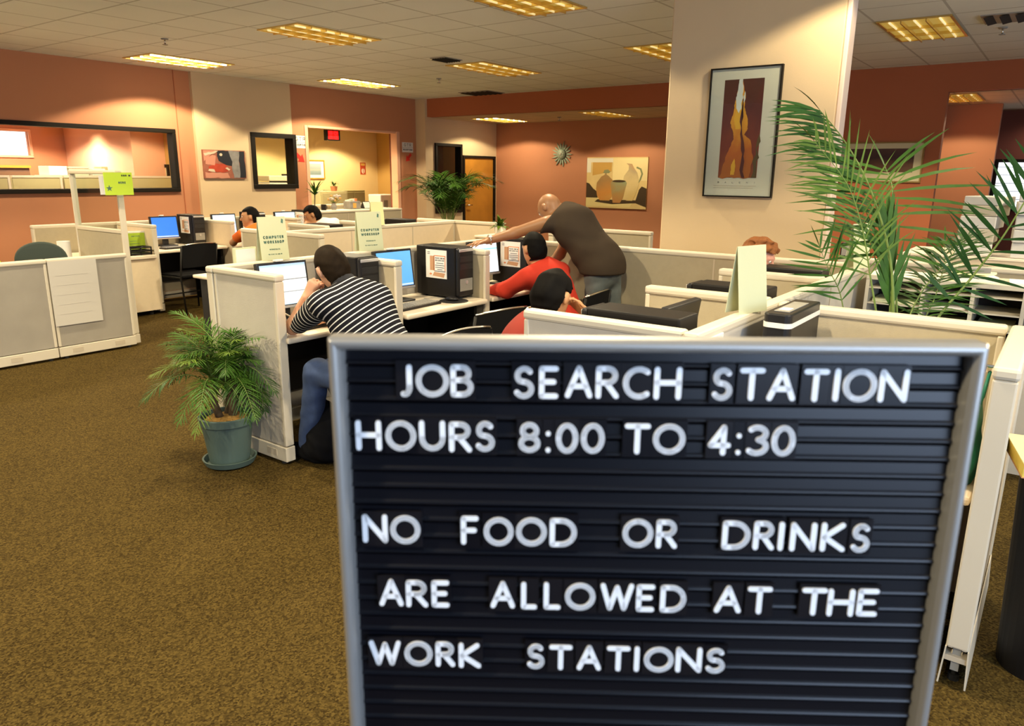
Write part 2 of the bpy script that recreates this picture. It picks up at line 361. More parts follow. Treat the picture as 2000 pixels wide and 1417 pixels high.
# ---------------------------------------------------------------- smooth solids (people, bags)
def V3(*a): return np.array(a, float)
def nrm(v): return v/np.linalg.norm(v)
class Solid:
    """smooth union of tapered capsules and ellipsoids on a grid, meshed as one surface"""
    def __init__(s, lo, hi, res):
        s.lo = np.array(lo, float); s.res = res
        s.n = np.ceil((np.array(hi)-s.lo)/res).astype(int)+1
        s.d = np.full(s.n, 1.0, np.float32)
        s.ax = [s.lo[i]+res*np.arange(s.n[i]) for i in range(3)]
    def _sub(s, lo, hi, mg=.05):
        a = np.clip(np.floor((np.array(lo)-mg-s.lo)/s.res).astype(int), 0, s.n-1); b = np.clip(np.ceil((np.array(hi)+mg-s.lo)/s.res).astype(int)+1, 1, s.n)
        b = np.maximum(b, a+1)
        sl = tuple(slice(a[i], b[i]) for i in range(3))
        g = np.stack(np.meshgrid(*[s.ax[i][sl[i]] for i in range(3)], indexing='ij'), -1)
        return sl, g
    def _mix(s, sl, dn, k):
        d = s.d[sl]
        if k > 0:
            h = np.maximum(k-np.abs(d-dn), 0)/k; s.d[sl] = np.minimum(d, dn)-h*h*k*.25
        else: s.d[sl] = np.minimum(d, dn)
    def cap(s, a, b, r0, r1, k=.02, sub=False):
        a = np.array(a, float); b = np.array(b, float); r = max(r0, r1)
        sl, g = s._sub(np.minimum(a, b)-r, np.maximum(a, b)+r)
        ab = b-a; t = np.clip(((g-a)@ab)/max(ab@ab, 1e-9), 0, 1)
        dn = np.linalg.norm(g-a-t[..., None]*ab, axis=-1)-(r0+(r1-r0)*t)
        if sub: s.d[sl] = np.maximum(s.d[sl], -dn)
        else: s._mix(sl, dn, k)
    def ell(s, c, rad, axes=None, k=.02, sub=False):
        c = np.array(c, float); rad = np.array(rad, float); r = rad.max(); A = np.array(axes) if axes is not None else np.eye(3)
        sl, g = s._sub(c-r, c+r); q = ((g-c)@A.T)
        k0 = np.linalg.norm(q/rad, axis=-1); k1 = np.linalg.norm(q/(rad*rad), axis=-1)
        dn = k0*(k0-1)/np.maximum(k1, 1e-6)
        if sub: s.d[sl] = np.maximum(s.d[sl], -dn)
        else: s._mix(sl, dn, k)
    def grid(s): return np.stack(np.meshgrid(*s.ax, indexing='ij'), -1)
    def cut(s, n, c):
        """keep the side where n.p < c"""
        n = np.array(n, float); e = s.ax[0][:, None, None]*n[0]+s.ax[1][None, :, None]*n[1]+s.ax[2][None, None, :]*n[2]-c
        s.d = np.maximum(s.d, e.astype(np.float32))
    def ripple(s, amp, freq, seed=0):
        rs = np.random.RandomState(seed); e = np.zeros(s.n, np.float32)
        for i in range(5):
            w = rs.normal(size=3); w = w/np.linalg.norm(w)*freq*(.6+.9*rs.rand())
            ph = s.ax[0][:, None, None]*w[0]+s.ax[1][None, :, None]*w[1]+s.ax[2][None, None, :]*w[2]+rs.rand()*6
            e += np.sin(ph+.8*np.sin(ph*.37)).astype(np.float32)
        s.d += amp*e/2.2
    def mesh(s, name, m, parent, post=None):
        d = s.d; ins = d < 0
        n = np.array(d.shape)-1
        cnt = np.zeros(n, np.int8); pos = np.zeros((*n, 3), np.float32); num = np.zeros(n, np.float32)
        S = lambda o: tuple(slice(o[i], o[i]+n[i]) for i in range(3))
        corners = [(i, j, k) for i in (0, 1) for j in (0, 1) for k in (0, 1)]
        for c in corners: cnt += ins[S(c)]
        act = (cnt > 0) & (cnt < 8)
        idx = np.argwhere(act); vid = np.full(n, -1, np.int32); vid[act] = np.arange(len(idx))
        P = np.zeros((len(idx), 3)); N = np.zeros(len(idx))
        for c0 in corners:
            for a in range(3):
                if c0[a]: continue
                c1 = list(c0); c1[a] = 1
                i0 = idx+np.array(c0); i1 = idx+np.array(c1)
                d0 = d[i0[:, 0], i0[:, 1], i0[:, 2]]; d1 = d[i1[:, 0], i1[:, 1], i1[:, 2]]
                x = (d0 < 0) != (d1 < 0); t = d0[x]/(d0[x]-d1[x])
                q = np.repeat(np.array(c0, float)[None], x.sum(), 0); q[:, a] += t
                P[x] += q; N[x] += 1
        verts = s.lo+(idx+P/N[:, None])*s.res
        faces = []
        for a in range(3):
            b, c = (a+1) % 3, (a+2) % 3
            sh = list(d.shape); lo = [0]*3; hi = list(d.shape); hi[a] -= 1; lo[b] = 1; hi[b] -= 1; lo[c] = 1; hi[c] -= 1
            sl0 = tuple(slice(lo[i], hi[i]) for i in range(3)); lo1 = list(lo); hi1 = list(hi); lo1[a] += 1; hi1[a] += 1
            sl1 = tuple(slice(lo1[i], hi1[i]) for i in range(3))
            A, B = ins[sl0], ins[sl1]
            for flip, mk in ((False, A & ~B), (True, ~A & B)):
                e = np.argwhere(mk)+np.array(lo)
                if not len(e): continue
                def cell(db, dc):
                    q = e.copy(); q[:, b] += db; q[:, c] += dc; return vid[q[:, 0], q[:, 1], q[:, 2]]
                f = np.stack([cell(-1, -1), cell(0, -1), cell(0, 0), cell(-1, 0)], 1)
                faces.append(f[:, ::-1] if flip else f)
        faces = np.concatenate(faces)
        me = bpy.data.meshes.new(name); me.vertices.add(len(verts)); me.vertices.foreach_set('co', verts.astype(np.float32).ravel())
        me.loops.add(faces.size); me.loops.foreach_set('vertex_index', faces.astype(np.int32).ravel())
        me.polygons.add(len(faces)); me.polygons.foreach_set('loop_start', np.arange(0, faces.size, 4, dtype=np.int32))
        me.update(calc_edges=True); me.validate(); me.polygons.foreach_set('use_smooth', [True]*len(me.polygons))
        me.materials.append(MATS[m])
        if post: post(me, verts)
        o = bpy.data.objects.new(name, me); COL.objects.link(o); o.parent = parent
        return o

def hand(S, wr, fd, pn, lat, curl, spread=.0, thumb=.5, fr=.0088):
    """palm and five fingers: wr wrist, fd finger direction, pn palm normal, lat towards the thumb side"""
    fd, pn = nrm(fd), nrm(pn); lat = nrm(lat-fd*(lat@fd))
    pn = nrm(np.cross(fd, lat))*np.sign(np.cross(fd, lat)@pn)
    for o in (-.027, -.009, .009, .026): S.cap(wr+fd*.015+lat*o*.55, wr+fd*.088+lat*o, .014, .0125, .012)
    ln = {-.028: .75, -.0095: .93, .0095: 1.0, .0285: .9}
    for o, L in ln.items():
        p = wr+fd*.085+lat*o; ang = 0; d = nrm(fd+lat*o*spread*14)
        for i, sl in enumerate((.044, .028, .023)):
            ang += R(curl)*(.7 if i == 0 else 1)
            dd = math.cos(ang)*d+math.sin(ang)*pn; q = p+dd*sl*L
            S.cap(p, q, fr-.0006*i, fr-.0006*(i+1), .004); p = q
    p = wr+fd*.025+lat*.026; q = p+nrm(fd*.55+lat*(.9-thumb*.5)+pn*thumb*.6)*.045; S.cap(p, q, .0145, .011, .012)
    S.cap(q, q+nrm(fd*.9+lat*.25+pn*thumb*.5)*.032, .0105, .0085, .006)

def person(name, label, J, res, skin, hair_m, shirt_m, pants_m, sleeve='short', hair='short', stripe=False, collar=None, shirt_hem=.02, wr_amp=.0035, shoe_m='cloth_black', hscale=1.0):
    pel = V3(*J['pelvis']); nk = V3(*J['neck']); hc = V3(*J['head']); shL, shR = V3(*J['shL']), V3(*J['shR'])
    root = thing(name, label, 'person', (float(pel[0]), float(pel[1]), 0), group=None)
    O = V3(pel[0], pel[1], 0); TOE = nrm(V3(*J.pop('toed'), 0)); J = {k: (V3(*v) if isinstance(v, tuple) else v) for k, v in J.items()}
    for k in J:
        if isinstance(J[k], np.ndarray) and k not in ('hf', 'hu', 'hLf', 'hLn', 'hLl', 'hRf', 'hRn', 'hRl', 'hipdir'): J[k] = J[k]-O
    pel, nk, hc, shL, shR = J['pelvis'], J['neck'], J['head'], J['shL'], J['shR']
    t = nrm(nk-pel); sd = shR-shL; sd = nrm(sd-t*(sd@t)); fr = np.cross(t, sd); hf0 = nrm(J['hf'])
    if fr@hf0 < 0 and abs(fr@hf0) > .2: fr = -fr
    hip_s = J.get('hipdir'); hip_s = sd if hip_s is None else nrm(hip_s)
    hipL, hipR = pel-hip_s*.09, pel+hip_s*.09
    L = np.linalg.norm(nk-pel); ch = pel+t*L*.70+fr*.0; mid = pel+t*L*.36
    ax = np.array([sd, fr, t]); hf = hf0; hu = nrm(J['hu']-hf*(J['hu']@hf)); hs = np.cross(hf, hu); ha = np.array([hs, hf, hu])
    bw = J.get('girth', 1.0)
    allp = [v for k, v in J.items() if isinstance(v, np.ndarray) and k not in ('hf', 'hu', 'hLf', 'hLn', 'hLl', 'hRf', 'hRn', 'hRl', 'hipdir')]
    lo = np.min(allp, 0)-.24; hi = np.max(allp, 0)+.24
    def torso(S, e, k=.05):
        pk = .84 if e < 0 else 1; S.ell(pel, ((.165+e)*bw*pk, (.118*bw+e)*pk, .14+e), ax, k); S.ell(mid, ((.150+e)*bw, .110*bw+e, .2+e), ax, k)
        S.ell(ch, ((.170+e)*bw, .118*bw+e, .20+e), ax, k); S.cap(shL*.86+shR*.14, shR*.86+shL*.14, .066+e, .066+e, k)
        S.cap(nk-t*.04, (shL+nk)/2-t*.02, .06+e, .055+e, k); S.cap(nk-t*.04, (shR+nk)/2-t*.02, .06+e, .055+e, k)
    # body
    S = Solid(lo, hi, res); torso(S, -.012)
    S.cap(nk-t*.03, hc-hu*.06-hf*.015, .058, .052, .03)
    h = hscale
    S.ell(hc, (.075*h, .097*h, .102*h), ha, .02); S.ell(hc+hf*.026*h-hu*.055*h, (.058*h, .066*h, .066*h), ha, .03)
    S.cap(hc+hf*.070*h-hu*.100*h, hc+hf*.074*h-hu*.098*h, .024*h, .024*h, .03)
    S.cap(hc+hf*.094*h+hu*.005*h, hc+hf*.114*h-hu*.034*h, .008*h, .014*h, .012)
    for q in (-1, 1):
        S.ell(hc+hs*.081*h*q-hf*.014*h-hu*.012*h, (.013*h, .021*h, .032*h), ha, .008)
        S.cap(hc+hs*.012*h*q+hf*.090*h+hu*.022*h, hc+hs*.045*h*q+hf*.078*h+hu*.022*h, .011*h, .010*h, .012)
        S.cap(hc+hs*.010*h*q+hf*.092*h-hu*.062*h, hc+hs*.022*h*q+hf*.085*h-hu*.063*h, .009*h, .006*h, .008)
    for sh, el, wr, q in ((shL, J['elL'], J['wrL'], 'L'), (shR, J['elR'], J['wrR'], 'R')):
        S.cap(sh, el, .053, .042, .03); S.cap(el, wr, .043, .027, .02)
        a, b, c = J['h'+q+'f'], J['h'+q+'n'], J['h'+q+'l']
        hand(S, wr, a, b, c, J.get('curl'+q, 30), J.get('spread'+q, 0.3), J.get('thumb'+q, .5))
    legs = ((hipL, J['knL'], J['anL']), (hipR, J['knR'], J['anR']))
    for hp, kn, an in legs:
        S.cap(hp, kn, .080, .055, .03); S.cap(kn, an, .055, .036, .02)
        td = TOE
        S.cap(an-V3(0, 0, .03), an-V3(0, 0, .045)+td*.15, .036, .026, .02)
    body = S.mesh('body', skin, root)
    # eyes
    for q in (-1, 1):
        c = hc+hs*.031*h*q+hf*.083*h+hu*.004*h
        e = MB().ball(tuple(c), .0125*h, m='eye_white').ball(tuple(c+hf*.0065*h), .0072*h, m='eye_dark').build('eye', None, root, smooth=True)
    # trousers
    pax = np.array([hip_s, np.cross(V3(0, 0, 1), hip_s), V3(0, 0, 1)])
    S = Solid(lo, hi, max(res, .011)); tw = bw*.86 if J.get('hang') is not None else bw; S.ell(pel, (.165*tw+.006, .118*tw+.006, .15), pax, .05)
    for hp, kn, an in legs:
        S.cap(hp, kn, .094 if J.get('hang') is None else .086, .070, .04); S.cap(kn, an+V3(0, 0, .02), .070, .055, .03)
    S.cut((0, 0, 1), pel[2]+J.get('waist', .09)); S.ripple(.003, 60, 3)
    S.mesh('trousers', pants_m, root)
    for hp, kn, an in legs:
        S = Solid(an-.24, an+.24, .012); td = TOE
        S.cap(an-V3(0, 0, .035)-td*.03, an-V3(0, 0, .05)+td*.17, .047, .036, .03); S.cap(an, an-V3(0, 0, .04), .046, .046, .03)
        S.cut((0, 0, -1), -(an[2]-.085)); S.mesh('shoe', shoe_m, root)
    # shirt
    S = Solid(lo, hi, res); torso(S, .006)
    arms = []
    for sh, el, wr in ((shL, J['elL'], J['wrL']), (shR, J['elR'], J['wrR'])):
        if sleeve == 'short':
            c = sh+(el-sh)*J.get('cuff', .72); S.cap(sh, c, .073, .066, .035); arms.append((sh, c))
        else:
            S.cap(sh, el, .070, .056, .035); c = el+(wr-el)*.93; S.cap(el, c, .056, .040, .03); arms.append((sh, el)); arms.append((el, c))
    if J.get('hang') is not None:
        pax = np.array([hip_s, np.cross(V3(0, 0, 1), hip_s), V3(0, 0, 1)])
        S.ell(pel+V3(0, 0, .03), (.160*bw, .116*bw, .20), pax, .05); S.cap(ch-fr*.02, pel+V3(0, 0, .05), .125*bw, .135*bw, .08)
    S.ripple(wr_amp, 34, 5)
    if J.get('hang') is not None: S.cut((0, 0, -1), -(pel[2]-J['hang']))
    else: S.cut(-t, -(pel@t-.10-shirt_hem))
    # neckline: cut above a plane across the neck
    nd = nrm(hc-nk+t*.12); S.cut(nd, nk@nd+.030)
    def post(me, v):
        at = me.attributes.new('stripe', 'FLOAT', 'POINT'); st = (v-pel)@(t+sd*J.get('stilt', 0))
        core = np.full(len(v), 9.0)
        q = v-(pel+nk)/2; qq = np.stack([q@sd/(.18*bw), q@fr/.13], 1); td_ = np.hypot(qq[:, 0], qq[:, 1])
        for a, b in arms:
            ab = b-a; tt = ((v-a)@ab)/(ab@ab); dist = np.linalg.norm(v-a-np.clip(tt, 0, 1)[:, None]*ab, axis=1)
            lat = np.abs((v-(pel+nk)/2)@sd)
            m_ = (dist < .095) & (tt > .12) & (td_ > .80)
            st = np.where(m_, tt*np.linalg.norm(ab)*.66+.01, st)
        at.data.foreach_set('value', st.astype(np.float32))
    S.mesh('shirt', shirt_m, root, post)
    if collar:
        S = Solid(nk-.2, nk+.2, .008); c0 = nk+nd*.015
        S.cap(c0-nd*.02, c0+nd*.03, .074, .068, 0); S.cut(nd, c0@nd+.030); S.cut(-nd, -(c0@nd-.02)); S.cap(c0-nd*.1, c0+nd*.1, .058, .058, sub=True)
        S.mesh('collar', collar, root)
    # hair
    if hair and hair_m:
        S = Solid(hc-.2, hc+.2, .0065); e = {'short': .011, 'thick': .016, 'curly': .026}[hair]
        S.ell(hc+hu*.004-hf*.004, (.075*h+e, .097*h+e, .102*h+e), ha, 0)
        S.ell(hc-hf*.03-hu*.035, (.062*h+e, .066*h+e, .07*h+e), ha, .03)
        if hair == 'curly': S.ell(hc-hf*.035-hu*.07, (.085, .065, .09), ha, .03)
        S.ripple({'short': .0016, 'thick': .003, 'curly': .009}[hair], {'short': 110, 'thick': 90, 'curly': 120}[hair], 2)
        g = S.grid()-hc; F = g@hf; U = g@hu; Sd = np.abs(g@hs)
        ear = np.maximum(Sd-.064*h, 0)
        reg = np.minimum(F-.018, .058-U)          # face side: forehead line and temples
        reg = np.maximum(reg, (-.098 if hair != 'curly' else -.17)-U)     # nape
        reg = np.maximum(reg, np.minimum(np.minimum(F+.038, .020-U), Sd-.054))  # round the ears
        S.d = np.maximum(S.d, reg.astype(np.float32))
        S.mesh('hair', hair_m, root)
    return root
mat('skin_light', (.62, .34, .22), .5, noise=.08, nscale=14); mat('skin_tan', (.50, .25, .12), .5, noise=.08, nscale=14); mat('skin_mid', (.31, .15, .068), .45, noise=.1, nscale=14); mat('skin_brown', (.28, .12, .055), .45, noise=.1, nscale=14); mat('skin_pink', (.72, .36, .27), .5)
mat('eye_white', (.8, .78, .74), .2); mat('eye_dark', (.03, .02, .015), .2)
mat('hair_black', (.004, .0034, .003), .7, spec=.08, noise=.5, nscale=60); mat('hair_brown', (.015, .009, .0045), .7, spec=.08, noise=.5, nscale=60); mat('hair_auburn', (.24, .09, .03), .65, spec=.15, noise=.5, nscale=50)
mat('denim', (.045, .075, .17), .85, noise=.25, nscale=30, bump=.2, bscale=400); mat('denim_grey', (.11, .13, .13), .85, noise=.3, nscale=18, bump=.2, bscale=400); mat('dark_cloth', (.03, .03, .035), .9)
mat('shirt_brown', (.050, .036, .024), .9, spec=.1, noise=.12, nscale=8); mat('shirt_red', (.56, .035, .015), .85, noise=.1, nscale=8); mat('shirt_orange', (.85, .17, .02), .85); mat('shirt_white', (.86, .86, .84), .85); mat('shirt_rust', (.26, .03, .02), .85)
stripe_mat('shirt_striped', (.014, .014, .018), (.80, .78, .74), 1/.0265, .21)
# ================================================================ THE SETTING
def wall_panel(name, axis, c0, c1, u0, u1, z0, z1, holes, m, label, cat='wall', trimm=None):
    """wall slab between c0 and c1 on its normal axis, spanning u and z, with rectangular openings"""
    us = sorted({u0, u1, *[h[0] for h in holes], *[h[1] for h in holes]}); zs = sorted({z0, z1, *[h[2] for h in holes], *[h[3] for h in holes]})
    mb = MB()
    for i in range(len(us)-1):
        for j in range(len(zs)-1):
            a, b, c, d = us[i], us[i+1], zs[j], zs[j+1]
            if any(a >= h[0]-1e-6 and b <= h[1]+1e-6 and c >= h[2]-1e-6 and d <= h[3]+1e-6 for h in holes): continue
            if axis == 'y': mb.box(a, b, c0, c1, c, d)
            else: mb.box(c0, c1, a, b, c, d)
    o = mb.build(name, m)
    if name.startswith('wall'): struct(o, label, cat)
    else: struct(o, label, cat)
    return o
struct(MB().box(-4, 16.5, -6, 16, -.1, 0).build('floor', 'carpet'), 'brown flecked office carpet covering the whole floor', 'floor')
# ceiling: main hall and the lower ceilings of the side rooms
struct(MB().box(-4, 11.1, -6, 10.5, CZ, CZ+.12).build('ceiling', 'ceiling_tile'), 'tiled drop ceiling over the main office', 'ceiling')
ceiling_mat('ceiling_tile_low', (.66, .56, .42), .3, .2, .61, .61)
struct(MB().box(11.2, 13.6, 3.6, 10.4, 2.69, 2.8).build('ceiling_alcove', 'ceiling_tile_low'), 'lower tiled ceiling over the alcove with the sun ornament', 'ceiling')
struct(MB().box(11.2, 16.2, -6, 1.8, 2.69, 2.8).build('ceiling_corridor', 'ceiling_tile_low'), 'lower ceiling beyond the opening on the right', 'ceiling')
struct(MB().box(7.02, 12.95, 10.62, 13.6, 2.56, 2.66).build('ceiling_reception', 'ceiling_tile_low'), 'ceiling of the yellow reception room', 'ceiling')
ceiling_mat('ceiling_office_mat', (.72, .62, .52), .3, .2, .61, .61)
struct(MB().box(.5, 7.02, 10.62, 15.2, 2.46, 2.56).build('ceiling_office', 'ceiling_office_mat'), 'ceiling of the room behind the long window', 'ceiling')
# left wall
wall_panel('wall_left', 'y', 10.5, 10.62, -4, 11.12, 0, CZ, [(2.3, 6.02, 1.40, 2.165), (7.34, 8.06, 1.43, 2.19), (8.42, 10.49, 0, 2.37)], 'salmon_paint', 'long salmon wall with the windows and reception opening')
wall_panel('wall_left_cream', 'y', 10.44, 10.5, 6.36, 8.07, 0, CZ, [(7.34, 8.06, 1.43, 2.19)], 'cream_paint', 'cream section of the left wall behind the small painting')
struct(MB().box(6.118, 6.13, 10.493, 10.5, .1, CZ).build('trim_1', 'soffit_paint'), 'thin vertical reveal line in the salmon wall', 'trim')
struct(MB().box(11.04, 11.22, 10.25, 10.5, 0, CZ).build('wall_corner', 'cream_paint'), 'slim cream pilaster in the far corner', 'wall')
# far wall: soffit, alcove, right part with its opening
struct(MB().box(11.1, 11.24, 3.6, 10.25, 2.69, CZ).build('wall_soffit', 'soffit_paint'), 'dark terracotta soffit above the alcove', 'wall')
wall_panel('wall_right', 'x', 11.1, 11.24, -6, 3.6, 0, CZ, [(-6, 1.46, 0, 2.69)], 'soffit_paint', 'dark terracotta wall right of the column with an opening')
wall_panel('wall_alcove_side', 'y', 10.3, 10.42, 11.24, 13.5, 0, 2.69, [(11.40, 12.14, .9, 2.19), (12.24, 13.24, 0, 1.97)], 'cream_paint', 'cream alcove wall with the narrow window and the wooden door')
struct(MB().box(13.35, 13.47, 3.6, 10.3, 0, 2.69).build('wall_alcove_back', 'salmon_paint'), 'orange back wall of the alcove behind the sun ornament', 'wall')
struct(MB().box(11.24, 13.35, 3.5, 3.6, 0, 2.69).build('wall_alcove_end', 'salmon_paint'), 'end wall of the alcove hidden behind the column', 'wall')
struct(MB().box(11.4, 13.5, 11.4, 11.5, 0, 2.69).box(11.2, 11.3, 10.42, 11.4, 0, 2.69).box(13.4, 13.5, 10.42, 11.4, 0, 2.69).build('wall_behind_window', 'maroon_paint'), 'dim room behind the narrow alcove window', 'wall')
# corridor beyond the right opening
struct(MB().box(13.15, 13.3, 1.02, 1.8, 0, 2.69).build('wall_corridor', 'salmon_paint'), 'orange lamp-lit wall beyond the right opening', 'wall')
struct(MB().box(11.24, 13.15, 1.72, 1.82, 0, 2.69).build('wall_corridor_side', 'salmon_paint'), 'side wall of the corridor beyond the right opening', 'wall')
wall_panel('wall_corridor_end', 'x', 14.5, 14.62, -6, 1.8, 0, 2.69, [(-.2, 1.05, 1.2, 1.9)], 'maroon_paint', 'dark maroon wall around the bright window at far right')
# column
struct(MB().box(5.5, 5.5+.14, 1.372, 2.6, 0, CZ).build('wall_column', 'cream_paint', bevel=.012), 'tall cream slab column holding the framed poster', 'column')
struct(MB().box(5.498, 5.642, 1.340, 1.372, 0, CZ).build('trim_2', 'daylit_cream', bevel=.008), 'daylit edge of the cream column, light put into its pale pink colour', 'trim')
# reception room
wall_panel('wall_reception_back', 'y', 13.5, 13.6, 7.02, 12.95, 0, 2.56, [], 'yellow_paint', 'yellow back wall of the reception room')
struct(MB().box(12.85, 12.95, 10.62, 13.5, 0, 2.56).build('wall_reception_side', 'tan_and_shade'), 'yellow side wall at the right of the reception room, shade put into its brown colour', 'wall')  # shade on this yellow wall is put into its brown colour
struct(MB().box(7.0, 7.02, 10.62, 13.6, 0, 2.56).build('wall_reception_left', 'yellow_paint'), 'left side wall of the reception room', 'wall')
# room behind the long window
struct(MB().box(6.9, 7.0, 10.62, 12.3, 0, 2.46).build('wall_office_tan', 'tan_and_shade'), 'tan wall at the right of the room behind the long window', 'wall')
struct(MB().box(6.35, 6.45, 12.3, 14.6, 0, 2.46).box(6.45, 7.0, 12.3, 12.4, 0, 2.46).build('wall_office_pink', 'pink_paint'), 'pink lamp-lit wall in the room behind the long window', 'wall')
wall_panel('wall_office_back', 'y', 14.6, 14.72, .5, 6.45, 0, 2.46, [(3.2, 5.75, 1.87, 2.26)], 'salmon_paint', 'back wall of the room behind the long window')
struct(MB().box(.4, .5, 10.62, 14.72, 0, 2.46).build('wall_office_left', 'pink_paint'), 'far left wall of the room behind the long window', 'wall')
# windows
def window(name, ax, c, d, u0, u1, z0, z1, fw, label, m='black_frame', pane=True, fz=None):
    t = thing(name, label, 'window', kind='structure')
    fz = fz or fw; mb = MB()
    def bx(a, b, e, f):
        if ax == 'y': mb.box(a, b, c, d, e, f)
        else: mb.box(c, d, a, b, e, f)
    bx(u0, u1, z0, z0+fz); bx(u0, u1, z1-fz, z1); bx(u0, u0+fw, z0+fz, z1-fz); bx(u1-fw, u1, z0+fz, z1-fz)
    mb.build('window_frame', m, t, bevel=.006)
    if pane:
        mm = (c+d)/2; mb = MB()
        if ax == 'y': mb.box(u0+fw, u1-fw, mm-.004, mm+.004, z0+fz, z1-fz)
        else: mb.box(mm-.004, mm+.004, u0+fw, u1-fw, z0+fz, z1-fz)
        mb.build('window_pane', 'glass', t)
    return t
window('window_1', 'y', 10.47, 10.63, 2.24, 6.07, 1.345, 2.215, .055, 'long black-framed window in the salmon wall at left')
window('window_2', 'y', 10.41, 10.63, 7.27, 8.12, 1.375, 2.235, .07, 'small square black-framed window beside the small painting')
window('window_3', 'y', 10.26, 10.43, 11.35, 12.17, .86, 2.225, .055, 'narrow black-framed window behind the alcove palm')
w4 = window('window_4', 'x', 14.44, 14.64, -.25, 1.1, 1.15, 1.95, .05, 'bright window with blinds at the far right', pane=False)
mb = MB()
for i in range(6): mb.box(14.5, 14.512, -.2, 1.05, 1.21+i*.125, 1.325+i*.125)
mb.build('blind', 'lit_window', w4)
w5 = window('window_5', 'y', 14.56, 14.74, 3.15, 5.80, 1.83, 2.30, .04, 'bright daylit window seen through the long window', m='pink_paint', pane=False)
MB().box(3.19, 5.76, 14.66, 14.67, 1.87, 2.26).build('window_pane', 'lit_window', w5)
# door
d = thing('door_1', 'wooden door with dark frame in the cream alcove wall', 'door', kind='structure')
MB().box(12.2, 12.245, 10.26, 10.42, 0, 2.01).box(13.235, 13.28, 10.26, 10.42, 0, 2.01).box(12.245, 13.235, 10.26, 10.42, 1.965, 2.01).build('door_frame', 'black_frame', d)
MB().box(12.25, 13.23, 10.3, 10.345, .01, 1.96).build('door_leaf', 'wood', d)
mb = MB(); mb.tube([(12.33, 10.29, 1.0), (12.33, 10.24, 1.0), (12.45, 10.24, 1.0)], .011); mb.build('door_handle', 'chrome', d, smooth=True)
# reception opening reveal
struct(MB().box(10.48, 10.56, 10.46, 10.63, 0, 2.40).box(8.36, 8.43, 10.485, 10.63, 0, 2.40).box(8.43, 10.48, 10.485, 10.63, 2.36, 2.40).build('trim_3', 'pink_paint', bevel=.01), 'salmon trim around the reception opening', 'trim')

# ================================================================ CEILING FITTINGS
def troffer(x0, x1, y0, y1, z, label, ncx=6, ncy=3, tube='tube'):
    w, h = x1-x0, y1-y0; t = thing('ceiling_light', label, 'ceiling light', ((x0+x1)/2, (y0+y1)/2, z), group=None)
    a, b = w/2, h/2
    MB().box(-a, a, -b, -b+.022, -.012, .0).box(-a, a, b-.022, b, -.012, .0).box(-a, -a+.022, -b+.022, b-.022, -.012, .0).box(a-.022, a, -b+.022, b-.022, -.012, .0).build('light_frame', 'gold_louver', t)
    MB().box(-a+.022, a-.022, -b+.022, b-.022, -.003, -.001).build('reflector_glow', 'reflector_glow', t)
    mb = MB()
    for i in range(1, ncx): x = -a+w*i/ncx; mb.box(x-.004, x+.004, -b+.02, b-.02, -.03, -.004)
    for i in range(1, ncy): y = -b+h*i/ncy; mb.box(-a+.02, a-.02, y-.005, y+.005, -.034, -.004)
    mb.build('louver', 'gold_louver', t)
    for i in range(ncy):
        y = -b+h*(i+.5)/ncy
        MB().tube([(-a+.05, y, -.012), (a-.05, y, -.012)], .009, 8).build('lamp_tube', tube, t, smooth=True)
    return t
LL = ['ceiling light at upper left over the middle cubicles, second from the top-left corner', 'ceiling light nearest the long salmon wall above the long window', 'ceiling light cut off by the top edge of the picture',
      'ceiling light half hidden behind the cream column', 'three-cell ceiling light right of the cream column', 'ceiling light beside the square dark vent', 'bright ceiling light above the reception opening',
      'brighter alcove ceiling light near the cream alcove wall', 'dimmer alcove ceiling light above the jar painting', 'small ceiling light inside the opening at right']
for i, (x0, x1, y0, y1, z) in enumerate(LAMPS): troffer(x0, x1, y0, y1, z, LL[i], 3 if i == 4 else 6, 3, 'tube_glint' if i in (1, 6, 7) else 'tube')
troffer(8.6, 9.7, 12.2, 12.75, 2.56, 'ceiling light inside the yellow reception room')
def vent(x0, x1, y0, y1, z, label):
    t = thing('ceiling_vent', label, 'vent', ((x0+x1)/2, (y0+y1)/2, z)); a, b = (x1-x0)/2, (y1-y0)/2
    MB().box(-a, a, -b, b, -.008, 0).build('vent_plate', 'grey_plastic', t)
    mb = MB()
    for i in range(6):
        y = -b+2*b*(i+.5)/6; mb.add([(-a+.02, y-b*.1, -.010), (a-.02, y-b*.1, -.010), (a-.02, y+b*.1, -.024), (-a+.02, y+b*.1, -.024)], [(0, 1, 2, 3)])
    mb.build('vent_slat', 'rubber', t)
vent(7.28, 7.62, 6.42, 6.66, CZ, 'small square dark vent beside a ceiling light')
vent(10.5, 11.0, 8.3, 8.95, CZ, 'dark rectangular vent close to the terracotta soffit')
vent(8.05, 8.5, .2, .9, CZ, 'slotted vent at the top right corner of the picture')
def sprinkler(x, y, z, label):
    t = thing('sprinkler', label, 'sprinkler', (x, y, z)); 
    MB().lathe([(.04, 0), (.035, -.012)], 16).build('flange', 'grey_plastic', t, smooth=True)
    MB().tube([(0, 0, -.01), (0, 0, -.06)], .009).build('stem', 'chrome', t, smooth=True)
    MB().lathe([(.028, -.06), (.028, -.066)], 12).build('deflector', 'grey_plastic', t)
sprinkler(4.7, 8.15, CZ, 'ceiling sprinkler at upper left above the salmon wall'); sprinkler(8.86, 7.93, CZ, 'ceiling sprinkler between two ceiling lights near the soffit')
sprinkler(8.77, .78, CZ, 'ceiling sprinkler below the slotted vent at far right'); sprinkler(12.3, 8.0, 2.69, 'sprinkler on the low alcove ceiling above the sun ornament')

